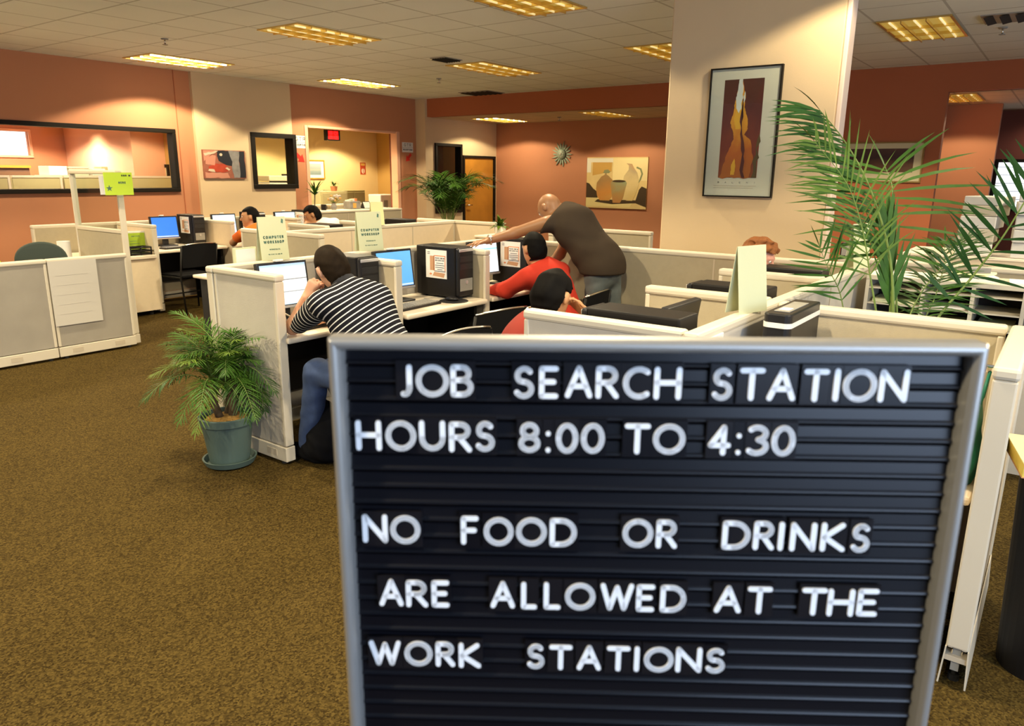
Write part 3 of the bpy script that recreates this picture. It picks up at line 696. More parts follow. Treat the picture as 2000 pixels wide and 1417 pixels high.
# ================================================================ PARTITIONS
def partition(x0, y0, x1, y1, z, label, fab='fabric', th=.056, base=True, group='grey cubicle partitions', seams=(), glass_top=None, low=.02):
    L = math.hypot(x1-x0, y1-y0); t = thing('cubicle_partition', label, 'partition', ((x0+x1)/2, (y0+y1)/2, 0), math.atan2(y1-y0, x1-x0))
    h = L/2; b = .115 if base else low; e = th/2
    lo = glass_top or z
    MB().box(-h+.02, h-.02, -e+.006, e-.006, b, lo-.036).build('fabric_panel', fab, t)
    MB().box(-h-.004, h+.004, -e-.004, e+.004, z-.04, z).build('top_cap', 'trim', t, bevel=.012)
    MB().box(h-.024, h, -e, e, b, z-.04).build('end_post', 'trim', t, bevel=.006)
    MB().box(-h, -h+.024, -e, e, b, z-.04).build('end_post', 'trim', t, bevel=.006)
    if base:
        mb = MB().box(-h, h, -e-.004, e+.004, .022, .108); mb.build('base_strip', 'trim', t, bevel=.004)
        mb = MB()
        for q in (-1, 1):
            for s in (-h*.55, h*.55): mb.box(s-.045, s+.045, q*(e+.004)-.002, q*(e+.004)+.002, .045, .085)
        mb.build('outlet_cover', 'trim_dark', t)
        for q in (-1, 1): MB().lathe([(.02, 0), (.02, .024)], 10, (q*(h-.06), 0, 0)).build('foot', 'rubber', t)
    if seams:
        mb = MB()
        for s in seams: mb.box(-h+s-.006, -h+s+.006, -e+.003, e-.003, b, z-.045)
        mb.build('seam_strip', 'trim_dark', t)
    if glass_top:
        MB().box(-h+.024, h-.024, -e, e, lo-.036, lo).build('middle_rail', 'trim', t, bevel=.006)
        MB().box(-h+.024, h-.024, -.003, .003, lo, z-.04).build('clear_panel', 'glass', t)
    return t
# left island: spine, end panel, dividers
PZ = 1.1
partition(2.45, 4.02, 5.22, 4.02, PZ, 'long back partition of the front left computer row, carrying two pale signs', 'fabric_white', seams=(.93, 1.86))
partition(2.485, 3.40, 2.485, 3.985, PZ, 'end partition beside the potted palm at the striped-shirt station', 'fabric_white')
partition(3.395, 3.40, 3.395, 3.985, PZ, 'divider between the striped-shirt station and the empty station', 'fabric')
partition(4.31, 3.40, 4.31, 3.985, PZ, 'divider the standing man rests his left hand on', 'fabric')
partition(5.25, 1.03, 5.25, 3.985, PZ, 'wide partition closing the aisle behind the bending man', 'fabric', seams=(1.0, 1.97))
# right island
partition(2.46, 1.02, 5.215, 1.02, PZ, 'long spine partition running back behind the letter board', 'fabric_white', seams=(.9, 1.85))
partition(2.50, 1.06, 2.50, 1.76, PZ, 'front divider in front of the man with black hair, above the letter board', 'fabric_white')
partition(3.45, 1.06, 3.45, 1.68, PZ, 'second divider of the right row behind the front computer tower', 'fabric')
partition(4.39, 1.06, 4.39, 1.66, PZ, 'third divider of the right row in front of the auburn-haired woman', 'fabric')
# right front cubicle
partition(3.37, .13, 3.37, .985, PZ, 'partition in front of the big palm at right', 'fabric')
t = partition(2.58, .08, 3.40, .08, PZ, 'tall end-on partition at the far right edge with its open foot', 'fabric_light', th=.066, base=False, low=.15)
for q in (-1, 1):
    MB().add([(-.41, q*.034, .15), (.41, q*.034, .15), (.41, q*.042, .012), (-.41, q*.042, .012), (-.41, q*.030, .15), (.41, q*.030, .15), (.41, q*.037, .012), (-.41, q*.037, .012)], [(0, 1, 2, 3), (7, 6, 5, 4), (0, 4, 5, 1), (1, 5, 6, 2), (2, 6, 7, 3), (3, 7, 4, 0)]).build('raceway_cover', 'trim', t)
    MB().box(-.409, -.40, q*.020-.006, q*.020+.006, .15, 1.055).build('end_groove', 'trim_dark', t)
MB().box(-.39, .39, -.012, .012, .06, .15).build('raceway_channel', 'grey_plastic', t); MB().box(-.405, -.36, -.036, .036, .10, .118).build('end_bracket', 'trim_dark', t)
for q in (-1, 1): MB().lathe([(.018, 0), (.018, .02), (.008, .02), (.008, .08)], 10, (q*.34, 0, 0)).build('foot', 'rubber', t)
# middle island
partition(4.40, 5.36, 4.40, 6.55, PZ, 'end partition behind the left computer-workshop sign', 'fabric')
partition(4.43, 5.95, 6.87, 5.95, PZ, 'beige back partition of the middle row below the reception counter', 'fabric_light', seams=(.82, 1.72))
partition(6.90, 5.30, 6.90, 6.55, PZ, 'short beige partition in front of the alcove palm', 'fabric_light')
partition(5.0, 6.0, 5.0, 6.6, PZ+.02, 'small divider beside the man in the white shirt', 'fabric')
partition(5.7, 6.0, 5.7, 6.6, PZ+.02, 'small divider in the middle row below the reception counter', 'fabric')
# back row along the salmon wall
BZ = 1.03
partition(3.6, 9.38, 7.6, 9.38, BZ, 'back partition of the rear computer row along the salmon wall', 'fabric', seams=(1.0, 1.95, 2.9))
partition(4.56, 8.52, 4.56, 9.345, BZ, 'rear row divider beside the cream cabinet', 'fabric_light')
partition(5.57, 8.50, 5.57, 9.345, BZ, 'rear row divider in front of the man in orange', 'fabric_light')
partition(6.6, 8.50, 6.6, 9.345, BZ, 'rear row divider between the man in orange and the man in white', 'fabric_light')
# left desk enclosure
partition(1.3, 7.06, 2.775, 7.06, .89, 'leftmost low partition at the left edge of the picture', 'fabric_grey')
partition(2.785, 7.06, 3.47, 7.06, .89, 'low partition with the poster sheet taped on it', 'fabric_grey')
partition(3.50, 7.07, 3.50, 8.0, 1.64, 'tall framed partition with clear upper panel holding the green notice', 'fabric', glass_top=1.1)
partition(1.6, 8.5, 2.78, 8.5, 1.06, 'grey partition behind the swivel chair at far left', 'fabric')
# reception
partition(8.44, 10.38, 10.46, 10.38, .99, 'reception counter front partition under the opening', 'fabric', base=True, seams=(.67, 1.35))
partition(8.46, 10.9, 10.3, 10.9, 1.08, 'inner reception screen behind the counter', 'fabric')
# alcove front
partition(6.85, 3.32, 6.85, 4.05, PZ, 'partition seen behind the bending man, below the jar painting', 'fabric')
partition(6.2, 4.1, 6.82, 4.1, 1.09, 'low partition glimpsed under the raised arm', 'fabric')
partition(5.75, .1, 5.75, 1.3, 1.09, 'partition behind the mail sorter at right', 'fabric')

# ================================================================ DESKS
def desk(x0, x1, y0, y1, z, label, front='-y', modesty=True):
    t = thing('desk', label, 'desk', ((x0+x1)/2, (y0+y1)/2, 0)); a, b = (x1-x0)/2, (y1-y0)/2
    MB().box(-a, a, -b, b, z-.034, z).build('worktop', 'laminate', t, bevel=.012)
    yb = b-.04 if front == '-y' else -b+.04
    if modesty: MB().box(-a+.02, a-.02, yb-.01, yb+.01, .25, z-.034).build('modesty_panel', 'case_dark', t)
    for q in (-1, 1): MB().box(q*(a-.03)-.015, q*(a-.03)+.015, -b+.1, b-.03, 0, z-.034).build('support_panel', 'black_metal', t)
    return t
DZ = .745
desk(2.5, 3.36, 3.375, 3.985, DZ, 'worktop under the elbow of the striped-shirt man')
desk(3.43, 4.275, 3.365, 3.985, DZ, 'worktop of the empty station with keyboard and tower')
desk(4.345, 5.215, 3.375, 3.985, DZ, 'worktop in front of the man in red')
desk(2.54, 3.415, 1.055, 1.72, DZ, 'worktop at the station of the man with black hair', '+y')
desk(3.485, 4.355, 1.055, 1.70, DZ, 'hidden worktop of the second station in the right row', '+y')
desk(4.425, 5.215, 1.055, 1.70, DZ, 'hidden worktop in front of the auburn-haired woman', '+y')
desk(2.62, 3.335, .42, .985, DZ, 'worktop inside the right front cubicle', '-y')
desk(4.6, 5.53, 8.58, 9.345, .72, 'rear row worktop with the blue screen')
desk(5.61, 6.56, 8.58, 9.345, .72, 'rear row worktop in front of the man in orange')
desk(6.64, 7.56, 8.58, 9.345, .72, 'rear row worktop in front of the man in white')
desk(5.04, 5.66, 5.985, 6.6, DZ, 'middle row worktop behind the beige partition, left part', '+y')
desk(5.74, 6.86, 5.985, 6.6, DZ, 'middle row worktop behind the beige partition, right part', '+y')
desk(1.5, 3.44, 7.78, 8.38, .74, 'desk behind the low partitions at far left', '-y')
# narrow side table whose corner shows beside the end partition
t = thing('side_table', 'small table corner peeking out left of the end partition', 'table', (3.88, 6.02, 0))
MB().box(-.25, .42, -.2, .2, .715, .745).build('tabletop', 'laminate', t, bevel=.01)
MB().box(-.2, .36, -.16, .16, .03, .715).build('pedestal', 'case_dark', t); MB().box(-.19, .35, -.15, .15, 0, .03).build('plinth', 'rubber', t)
# cream cabinet with ledge
t = thing('storage_cabinet', 'cream cabinet with a ledge beside the tall framed partition', 'cabinet', (4.12, 8.9, 0))
MB().box(-.6, .4, -.46, .44, .06, .66).build('cabinet_body', 'fabric_light', t)
MB().box(-.6, .38, -.49, .44, .66, .70).build('ledge', 'laminate', t, bevel=.008)
for q in (-.5, .3): MB().lathe([(.022, 0), (.022, .06)], 10, (q, -.38, 0)).lathe([(.022, 0), (.022, .06)], 10, (q, .38, 0)).build('caster', 'rubber', t)
# ================================================================ COMPUTERS
NOTICE = None
def notice_sheet(parent, frame, w=.19, h=.22):
    """printed sign-in sheet taped to the side of a tower; frame(a,b,d) with d off the surface"""
    mb = MB().prism([(-w/2, 0), (w/2, 0), (w/2, h), (-w/2, h)], 0, .0012, frame, 'paper')
    o = mb.build('notice_sheet', None, parent)
    mb = MB(); D0, D1 = .0012, .0018
    def rc(a0, a1, b0, b1, m): mb.prism([(w*a0, h*b0), (w*a1, h*b0), (w*a1, h*b1), (w*a0, h*b1)], D0, D1, frame, m)
    rc(-.30, -.10, .27, .78, 'brown_ink'); rc(-.12, -.08, .26, .80, 'orange_ink')
    rc(-.08, .44, .78, .81, 'orange_ink'); rc(.41, .44, .26, .8, 'orange_ink'); rc(-.08, .44, .24, .265, 'ink')
    mb.prism([(-w*.18, h*.08), (w*.36, h*.04), (w*.42, h*.19), (-w*.1, h*.22)], D0, D1, frame, 'brown_ink')
    mb.prism([(-w*.34, h*.13), (-w*.26, h*.10), (-w*.2, h*.15), (-w*.28, h*.18)], D0, D1, frame, 'orange_ink')
    for i, wd in enumerate((.36, .34, .28, .38, .36, .2)):
        if i == 0: text(mb, 'PLEASE SIGN IN', w*.17, h*.685, h*.055, h*.006, frame, D0, D1, 'ink', width=w*.44)
        elif i == 1: text(mb, 'WITH CENTER STAFF', w*.17, h*.61, h*.05, h*.005, frame, D0, D1, 'ink', width=w*.44)
        else: rc(.17-wd*.6, .17+wd*.6, .60-.075*(i-1), .62-.075*(i-1), 'ink')
    for i in range(2): rc(-.42, -.30, .84+.06*i, .86+.06*i, 'ink')
    mb.build('printed_text', None, o)
def tower(loc, rz, label, w=.178, d=.40, h=.378, note=True, group='black desktop computer towers'):
    """front faces local -y, notice on the local -x side"""
    t = thing('computer_tower', label, 'computer', loc, rz, group)
    MB().box(-w/2, w/2, -d/2+.02, d/2, .012, h).build('case', 'case_black', t, bevel=.008)
    MB().box(-w/2+.004, w/2-.004, -d/2-.012, -d/2+.02, .02, h-.004).build('front_bezel', 'case_dark', t, bevel=.012)
    mb = MB()
    for i in range(2): mb.box(-w/2+.02, w/2-.02, -d/2-.015, -d/2-.010, h*.72-i*.055, h*.72+.042-i*.055)
    mb.build('drive_bay', 'bezel', t, bevel=.003)
    MB().box(-w/2+.012, w/2-.012, -d/2-.016, -d/2-.008, h-.032, h-.012).build('silver_strip', 'silver', t, bevel=.003)
    MB().box(-w/2+.02, w/2-.02, -d/2-.015, -d/2-.009, .06, h*.40).build('front_grille', 'grey_plastic', t, bevel=.004)
    MB().lathe([(.016, 0), (.014, .006)], 14).build('power_button', 'silver', t).matrix_local = Matrix.Translation((0, -d/2-.014, h*.33)) @ Matrix.Rotation(R(90), 4, 'X')
    for q in (-1, 1):
        for s in (-1, 1): MB().box(q*(w/2-.03)-.012, q*(w/2-.03)+.012, s*(d/2-.06)-.015, s*(d/2-.06)+.015, 0, .013).build('rubber_foot', 'rubber', t)
    if note: notice_sheet(t, lambda a, b, dd: (-w/2-dd, .0-a, h*.38+b*1.0), .205, .208)
    return t
def tower_xy(x0, x1, y0, y1, z, face, label, **k):
    return tower(((x0+x1)/2, (y0+y1)/2, z), 0 if face == '-y' else R(180), label, w=x1-x0, d=y1-y0-.02, **k)
tower_xy(4.09, 4.27, 3.50, 3.92, DZ, '-y', 'black tower with sign-in sheet at the empty station, next to the resting hand')
tower_xy(3.185, 3.36, 3.54, 3.94, DZ, '-y', 'black tower half hidden behind the striped-shirt man')
tower_xy(5.02, 5.20, 3.52, 3.92, DZ, '-y', 'black tower with sign-in sheet behind the head of the man in red')
tower_xy(5.30, 5.47, 8.95, 9.33, .72, '-y', 'black tower with sign-in sheet in the rear row beside the blue screen')
tower_xy(6.22, 6.39, 8.95, 9.33, .72, '-y', 'dark tower in the rear row beyond the face of the man in orange')
tower_xy(7.10, 7.27, 8.95, 9.33, .72, '-y', 'dark tower with sheet in the rear row in front of the man in white')
tower_xy(2.56, 2.74, 1.10, 1.54, DZ, '+y', 'black tower lying just behind the front divider, above the letter board', note=False)
tower_xy(3.51, 3.69, 1.09, 1.50, DZ, '+y', 'black tower behind the second divider of the right row', note=False)
tower_xy(4.45, 4.63, 1.08, 1.48, DZ, '+y', 'black tower in front of the auburn-haired woman', note=False)
tower_xy(5.06, 5.24, 6.03, 6.44, DZ, '+y', 'tower top showing above the beige partition beside the man in white', note=False)
tower_xy(6.12, 6.30, 6.00, 6.36, DZ+.01, '+y', 'tower top showing right of the second computer-workshop sign', note=False)
# slim rounded tower in the right cubicle, front to the camera
t = thing('computer_tower', 'slim dark tower with a white band in the right front cubicle', 'computer', (3.08, .85, DZ), R(-90))
def rprism(mb, w, d, z0, z1, rr, m=None):
    p = [(-w/2, d/2), (-w/2, -d/2+rr)]+[(-w/2+rr*(1-math.cos(a))*1.0, -d/2+rr*(1-math.sin(a))) for a in [R(q) for q in (15, 35, 55, 75)]]
    p += [(-x, y) for x, y in p[::-1]]
    return mb.prism(p, z0, z1, lambda a, b, d_: (a, b, d_), m)
rprism(MB(), .108, .42, .0, .385, .03).build('case', 'case_dark', t, bevel=.006)
rprism(MB(), .110, .424, .330, .350, .03).build('white_band', 'white_plastic', t)
MB().box(-.03, .03, -.15, .12, .385, .388).build('top_panel', 'grey_plastic', t, bevel=.001); MB().box(-.02, .02, -.12, -.06, .388, .3895).build('sticker', 'paper', t)
gradient_mat('screen_doc', [(0, (.55, .75, 1)), (.10, (.70, .85, 1)), (.30, (.80, .9, 1)), (.31, (.10, .12, .2)), (.33, (.82, .92, 1)), (.60, (.85, .93, 1)), (.61, (.05, .06, .1)), (.635, (.85, .93, 1)), (.85, (.65, .8, 1)), (.86, (.85, .93, 1)), (.97, (.4, .6, .9))], 2, .3, .38)
gradient_mat('screen_blue', [(0, (.10, .32, .75)), (.05, (.6, .75, .95)), (.07, (.10, .36, .80)), (1, (.12, .40, .82))], 2, .3, .6)
gradient_mat('screen_deep', [(0, (.02, .12, .55)), (.06, (.5, .65, .95)), (.08, (.03, .16, .62)), (1, (.03, .16, .66))], 2, .3, .9)
gradient_mat('screen_page', [(0, (.7, .82, .95)), (.15, (.75, .85, .95)), (.72, (.8, .88, .95)), (.78, (.15, .5, .6)), (.83, (.8, .9, 1)), (1, (.75, .85, 1))], 2, .3, .9)
gradient_mat('screen_web', [(0, (.1, .2, .5)), (.1, (.5, .7, .95)), (.45, (.6, .75, .98)), (.55, (.35, .5, .85)), (.75, (.55, .85, .85)), (1, (.6, .78, .98))], 2, .3, .85, noise=.3)
def monitor(loc, rz, scr, label, w=.35, h=.285, z0=.085, tilt=-8):
    t = thing('monitor', label, 'monitor', loc, rz, 'flat computer monitors')
    rot = Matrix.Translation((0, 0, z0)) @ Matrix.Rotation(R(tilt), 4, 'X')
    def put(o): o.matrix_local = rot; return o
    put(MB().box(-w/2, w/2, 0, .035, 0, h).build('housing', 'bezel', t, bevel=.006))
    put(MB().box(-w/2+.016, w/2-.016, -.002, .0005, .022, h-.016).build('screen', scr, t))
    put(MB().box(-w/2, w/2, -.0015, .002, .002, .017).build('lower_bezel', 'silver', t))
    if scr != 'screen_page': put(MB().box(-.05, .0, -.02, .02, h, h+.014).build('webcam', 'white_plastic', t, bevel=.004))
    MB().box(-.035, .035, .03, .06, .01, z0+.12).build('stand_neck', 'bezel', t, bevel=.005)
    MB().box(-.11, .11, -.07, .12, 0, .014).build('stand_base', 'bezel', t, bevel=.006)
    return t
monitor((2.815, 3.78, DZ), R(-3), 'screen_doc', 'monitor with a white form beside the face of the striped-shirt man')
monitor((3.775, 3.80, DZ), R(-3), 'screen_blue', 'monitor with plain blue screen at the empty station')
monitor((4.80, 3.80, DZ), R(-3), 'screen_page', 'monitor showing a pale page left of the man in red')
monitor((5.03, 9.12, .72), R(-3), 'screen_deep', 'monitor with deep blue screen in the rear row beside the cream cabinet')
monitor((5.87, 9.12, .72), R(-3), 'screen_web', 'monitor with pale blue web page left of the man in orange')
monitor((6.86, 9.12, .72), R(-3), 'screen_web', 'monitor between the left computer-workshop sign and the man in white')
monitor((3.0, 1.35, DZ), R(180), 'screen_page', 'monitor hidden behind the front divider, before the man with black hair')
def keyboard(loc, rz, label):
    t = thing('keyboard', label, 'keyboard', loc, rz, 'black keyboards')
    MB().box(-.22, .22, -.075, .075, 0, .018).build('keyboard_body', 'case_dark', t, bevel=.004)
    mb = MB()
    for r_ in range(5):
        for c in range(16): mb.box(-.21+c*.0258, -.19+c*.0258, -.066+r_*.026, -.046+r_*.026, .018, .025)
    mb.build('keys', 'grey_plastic', t)
    return t
keyboard((2.84, 3.56, DZ), R(4), 'dark keyboard below the white form screen')
keyboard((3.68, 3.56, DZ), R(3), 'dark keyboard on the empty station worktop')
keyboard((4.74, 3.56, DZ), R(0), 'dark keyboard under the hands of the man in red')
keyboard((4.98, 8.76, .72), R(0), 'keyboard on the rear row worktop before the blue screen')
t = thing('mouse_pad', 'black mouse pad near the front edge of the empty station worktop', 'mouse pad', (4.04, 3.50, DZ), R(10)); MB().lathe([(.105, 0), (.105, .004)], 28).build('pad', 'rubber', t)
t = thing('computer_mouse', 'dark mouse with its cable on the black pad', 'mouse', (4.03, 3.51, DZ+.005), R(10))
MB().ball((0, 0, .012), .032, .055, .02, 14).build('mouse_body', 'case_dark', t, smooth=True); MB().tube([(0, .05, .01), (-.02, .09, .016), (-.06, .11, .02), (-.07, .16, .012), (-.06, .2, .008)], .003, 6).build('cable', 'grey_plastic', t, smooth=True)
mb = MB(); mb.tube([(2.62, 3.72, .765), (2.66, 3.6, .80), (2.72, 3.7, .82), (2.76, 3.62, .78), (2.7, 3.56, .775), (2.64, 3.62, .79), (2.60, 3.70, .78)], .006, 6)
tag(mb.build('cable_bundle', 'trim_dark', smooth=True), 'tangled cables below the white form screen', 'cable')

# ================================================================ CHAIRS
def chair(loc, rz, label):
    """stacking chair facing local +y"""
    t = thing('stacking_chair', label, 'chair', loc, rz, 'black stacking chairs')
    MB().box(-.22, .22, -.2, .22, .425, .46).build('seat', 'cloth_black', t, bevel=.015)
    mb = MB(); P = []
    for i in range(9):
        a = -1+2*i/8; P.append((a*.225, -.235-.03*(1-a*a)))
    for i in range(8):
        for (za, zb) in ((.55, .80),):
            (xa, ya), (xb, yb) = P[i], P[i+1]; ta = .015*(1-(P[i][0]/.225)**2); tb = .015*(1-(P[i+1][0]/.225)**2)
            mb.add([(xa, ya, za), (xb, yb, za), (xb, yb+.022, za), (xa, ya+.022, za), (xa, ya-.02, zb+ta), (xb, yb-.02, zb+tb), (xb, yb+.002, zb+tb), (xa, ya+.002, zb+ta)],
                   [(0, 3, 2, 1), (4, 5, 6, 7), (0, 1, 5, 4), (1, 2, 6, 5), (2, 3, 7, 6), (3, 0, 4, 7)])
    mb.build('backrest', 'cloth_black', t)
    MB().tube([(p[0], p[1]-.012, .808+.015*(1-(p[0]/.225)**2)) for p in P], .008).build('top_rail', 'chrome', t, smooth=True)
    for q in (-1, 1):
        MB().tube([(q*.235, .2, .0), (q*.235, .2, .42), (q*.235, .15, .43)], .0105).build('leg', 'black_metal', t, smooth=True)
        MB().tube([(q*.235, -.24, .0), (q*.235, -.19, .43), (q*.235, -.255, .80)], .0105).build('leg', 'black_metal', t, smooth=True)
        MB().tube([(q*.235, .2, .43), (q*.235, -.19, .43)], .010).build('side_rail', 'black_metal', t, smooth=True)
    MB().tube([(-.235, .16, .2), (.235, .16, .2)], .008).build('stretcher', 'black_metal', t, smooth=True)
    return t
ch = chair((4.86, 8.40, 0), R(4), 'empty black chair at the rear row, in front of the blue screen')
dup(ch, (3.70, 3.02, 0), R(-8), 'empty black chair at the empty station, its back above the letter board')
dup(ch, (4.66, 2.93, 0), R(8), 'black chair under the man in red')
dup(ch, (2.70, 2.76, 0), R(6), 'black chair under the striped-shirt man')
dup(ch, (3.0, 2.28, 0), R(180), 'black chair under the man with black hair at the front divider')
dup(ch, (4.85, 1.93, 0), R(180), 'black chair under the auburn-haired woman')
dup(ch, (5.55, 7.76, 0), R(0), 'black chair under the man in orange')
dup(ch, (6.5, 7.72, 0), R(0), 'black chair under the man in white')
t = thing('swivel_chair', 'dark grey-green swivel chair behind the low partitions at left', 'chair', (2.91, 7.44, 0), R(160))
mat('chair_green', (.045, .06, .05), .85)
mb = MB(); pr = []
for i in range(17):
    a = math.pi*i/16; pr.append((.215*math.cos(a), .80+.19*math.sin(a)**.8))
pr = [(.19, .58)]+pr+[(-.19, .58)]
mb.prism(pr, -.03, .03, lambda a, b, d_: (a, -.22+d_+.15*a*a, b)); mb.build('backrest', 'chair_green', t, bevel=.015)
MB().box(-.24, .24, -.2, .26, .44, .51).build('seat', 'chair_green', t, bevel=.03); MB().box(-.03, .03, -.25, -.2, .42, .7).build('back_bracket', 'black_metal', t); MB().tube([(0, 0, .08), (0, 0, .44)], .025).build('gas_column', 'black_metal', t, smooth=True)
mb = MB()
for i in range(5): mb.tube([(0, 0, .1), (.28*math.cos(i*1.2566), .28*math.sin(i*1.2566), .06)], [.022, .014])
mb.build('star_base', 'black_metal', t)
for i in range(5): MB().ball((.28*math.cos(i*1.2566), .28*math.sin(i*1.2566), .03), .03).build('caster', 'rubber', t, smooth=True)

# ================================================================ LETTER BOARD
U = Vector((.56677, -.82388, 0)); O = Vector((.4467, .5428, 1.4912))
t = thing('letter_board', 'silver-framed black letter board with white job search station text in front', 'sign board')
nn = Vector((-.82388, -.56677, 0))
t.matrix_world = Matrix(((U.x, -nn.x, 0, O.x), (U.y, -nn.y, 0, O.y), (0, 0, 1, O.z), (0, 0, 0, 1))) @ Matrix.Rotation(R(-.42), 4, 'Y')
BW, BH, FW = .606, .914, .0135           # local: x to the right, y away from the viewer, z up
mb = MB(); pro = [(0, .016), (.0, -.004), (.003, -.0095), (.0085, -.0095), (.012, -.004), (.0135, .002), (.0135, .016)]
def fpt(corner, a, d_):                  # frame profile: a inward offset, d_ depth
    x0, x1, z0, z1 = a, BW-a, -BH+a, -a
    return [(x0, d_, z1), (x1, d_, z1), (x1, d_, z0), (x0, d_, z0)][corner]
vs = [fpt(c, a, d_) for c in range(4) for a, d_ in pro]; n = len(pro); fs = []
for c in range(4):
    for i in range(n): fs.append((c*n+i, c*n+(i+1) % n, ((c+1) % 4)*n+(i+1) % n, ((c+1) % 4)*n+i))
mb.add(vs, fs); fo = mb.build('frame', 'board_silver', t, bevel=.002)
MB().box(.004, BW-.004, .0155, .019, -BH+.004, -.004).build('back_plate', 'case_black', t)
mb = MB(); pitch = .0180; z = -FW; prof = []
zs = -.0285+pitch*1; k = 0
zz = -FW; prof.append((0.0086, zz)); edge = -.0285
while edge > -BH+FW+.02:
    prof += [(.0078, edge+.0046), (.0062, edge+.0030), (.0055, edge+.0012), (.0062, edge), (.0145, edge-.0002), (.0145, edge-.0022), (.0086, edge-.0030)]; edge -= pitch
prof.append((.0086, -BH+FW))
vs = [(x, d_, z) for x in (FW-.001, BW-FW+.001) for d_, z in prof]; n = len(prof)
mb.add(vs, [(i, i+1, n+i+1, n+i) for i in range(n-1)]); mb.build('felt_grooves', 'felt', t)
LINES = [(-.0267, -.0587, [('J', .0634, .0775), ('O', .081, .1128), ('B', .1142, .1361), ('S', .174, .1939), ('E', .1982, .2166), ('A', .2228, .2488), ('R', .2517, .2738), ('C', .2772, .3026), ('H', .3064, .3322), ('S', .3603, .3798), ('T', .3855, .4092), ('A', .4121, .4385), ('T', .4447, .4683), ('I', .4718, .4798), ('O', .4817, .5129), ('N', .5148, .5417)]),
 (-.0830, -.1140, [('H', .0209, .0459), ('O', .0499, .0798), ('U', .0828, .1082), ('R', .1117, .134), ('S', .137, .1563), ('8', .179, .2002), (':', .2040, .2113), ('0', .215, .2366), ('0', .2391, .2619), ('T', .2807, .3056), ('O', .3081, .339), ('4', .3606, .3824), (':', .3860, .3934), ('3', .3974, .4187), ('0', .4206, .4431)]),
 (-.1824, -.2133, [('N', .0228, .0481), ('O', .0508, .0811), ('F', .1219, .1398), ('O', .1448, .1745), ('O', .1771, .2077), ('D', .2106, .2376), ('O', .2829, .3132), ('R', .3161, .3373), ('D', .3811, .4086), ('R', .4117, .4326), ('I', .4361, .441), ('N', .4476, .4729), ('K', .4773, .5018), ('S', .5068, .5255)]),
 (-.2539, -.2845, [('A', .0365, .0616), ('R', .0644, .087), ('E', .0907, .1091), ('A', .1512, .1763), ('L', .1825, .1988), ('L', .2056, .223), ('O', .2273, .2581), ('W', .2631, .297), ('E', .2996, .3182), ('D', .3238, .3499), ('A', .3785, .4056), ('T', .4109, .4359), ('T', .4651, .4905), ('H', .4915, .5179), ('E', .521, .5417)]),
 (-.3256, -.3550, [('W', .0232, .0568), ('O', .0605, .0899), ('R', .0933, .1138), ('K', .1176, .141), ('S', .1888, .2075), ('T', .2122, .2363), ('A', .2411, .2664), ('T', .2719, .2963), ('I', .3006, .3057), ('O', .3107, .3413), ('N', .3434, .3703), ('S', .374, .3945)])]
random.seed(3)
for zt, zb, ls in LINES:
    for ch_, x0, x1 in ls:
        cx, w = (x0+x1)/2, x1-x0; j = random.uniform(-.0006, .0006)
        tile = MB().box(x0-.0016, x1+.0016, .0022, .0052, zb-.0034, zt+.0034).build('letter_tile', 'tile_dark' if random.random() < .65 else 'felt', t)
        mb = MB(); glyph(mb, ch_, x0, x1, zb+j, zt+j, .0026 if ch_ != ':' else .0024, lambda a, b, d_: (a, .0022-d_, b), 0, .0014)
        mb.build('letter', 'letter_white', tile)
MB().tube([(BW/2, .03, -BH), (BW/2, .03, -1.475)], .018, 12).build('pole', 'board_silver', t, smooth=True)
MB().box(BW/2-.09, BW/2+.09, .018, .04, -BH-.03, -BH+.06).build('bracket', 'board_silver', t, bevel=.004)
MB().lathe([(.2, 0), (.2, .012), (.05, .022), (.02, .04)], 32, (BW/2, .03, -1.4885)).build('base_plate', 'case_black', t, smooth=False)

# ================================================================ SIGNS ON THE PARTITIONS
def tent(loc, rz, label, w=.185, h=.268, lines=('COMPUTER', 'WORKSHOP'), m='paper_pale', printed=True, tz=.5):
    t = thing('tent_sign', label, 'sign', loc, rz, 'pale paper tent signs'); k = .035
    for q, nm in ((-1, 'front_sheet'), (1, 'back_sheet')):
        MB().add([(-w/2, q*k, 0), (w/2, q*k, 0), (w/2, q*.002, h), (-w/2, q*.002, h), (-w/2, q*k-q*.002, 0), (w/2, q*k-q*.002, 0), (w/2, 0, h), (-w/2, 0, h)],
                 [(0, 1, 2, 3), (7, 6, 5, 4), (0, 4, 5, 1), (1, 5, 6, 2), (2, 6, 7, 3), (3, 7, 4, 0)]).build(nm, m, t)
    if printed:
        s = k/h
        fr_ = lambda a, b, d_: (a, -k+b*s*.945-d_-.0004, b)
        mb = MB()
        for i, l in enumerate(lines): text(mb, l, 0, h*(tz-.11*i), h*.068, h*.0095, fr_, 0, .0006, 'ink_green', width=w*.74 if len(l) > 4 else None)
        if len(lines) > 1:
            text(mb, 'WEDNESDAYS', -.0, h*.24, h*.03, h*.004, fr_, 0, .0006, 'ink_green', width=w*.38); text(mb, 'SEE STAFF TO SIGN UP', 0, h*.13, h*.025, h*.0035, fr_, 0, .0006, 'ink_green', width=w*.5)
            mb.prism([(w*.33, h*.86), (w*.40, h*.84), (w*.42, h*.93), (w*.36, h*.95)], 0, .0006, fr_, 'ink_green')
        mb.build('lettering', None, t)
    return t
tent((2.905, 4.02, PZ), R(-10), 'left computer-workshop tent sign on the front left partition')
tent((3.72, 4.02, PZ), R(-12), 'right computer-workshop tent sign, in front of the yellow job sign', .20, .272)
tent((5.63, 5.95, PZ), R(-14), 'small yellow job sign behind the right computer-workshop sign', .15, .24, ('JOB',), 'paper_yellow', True, .22)
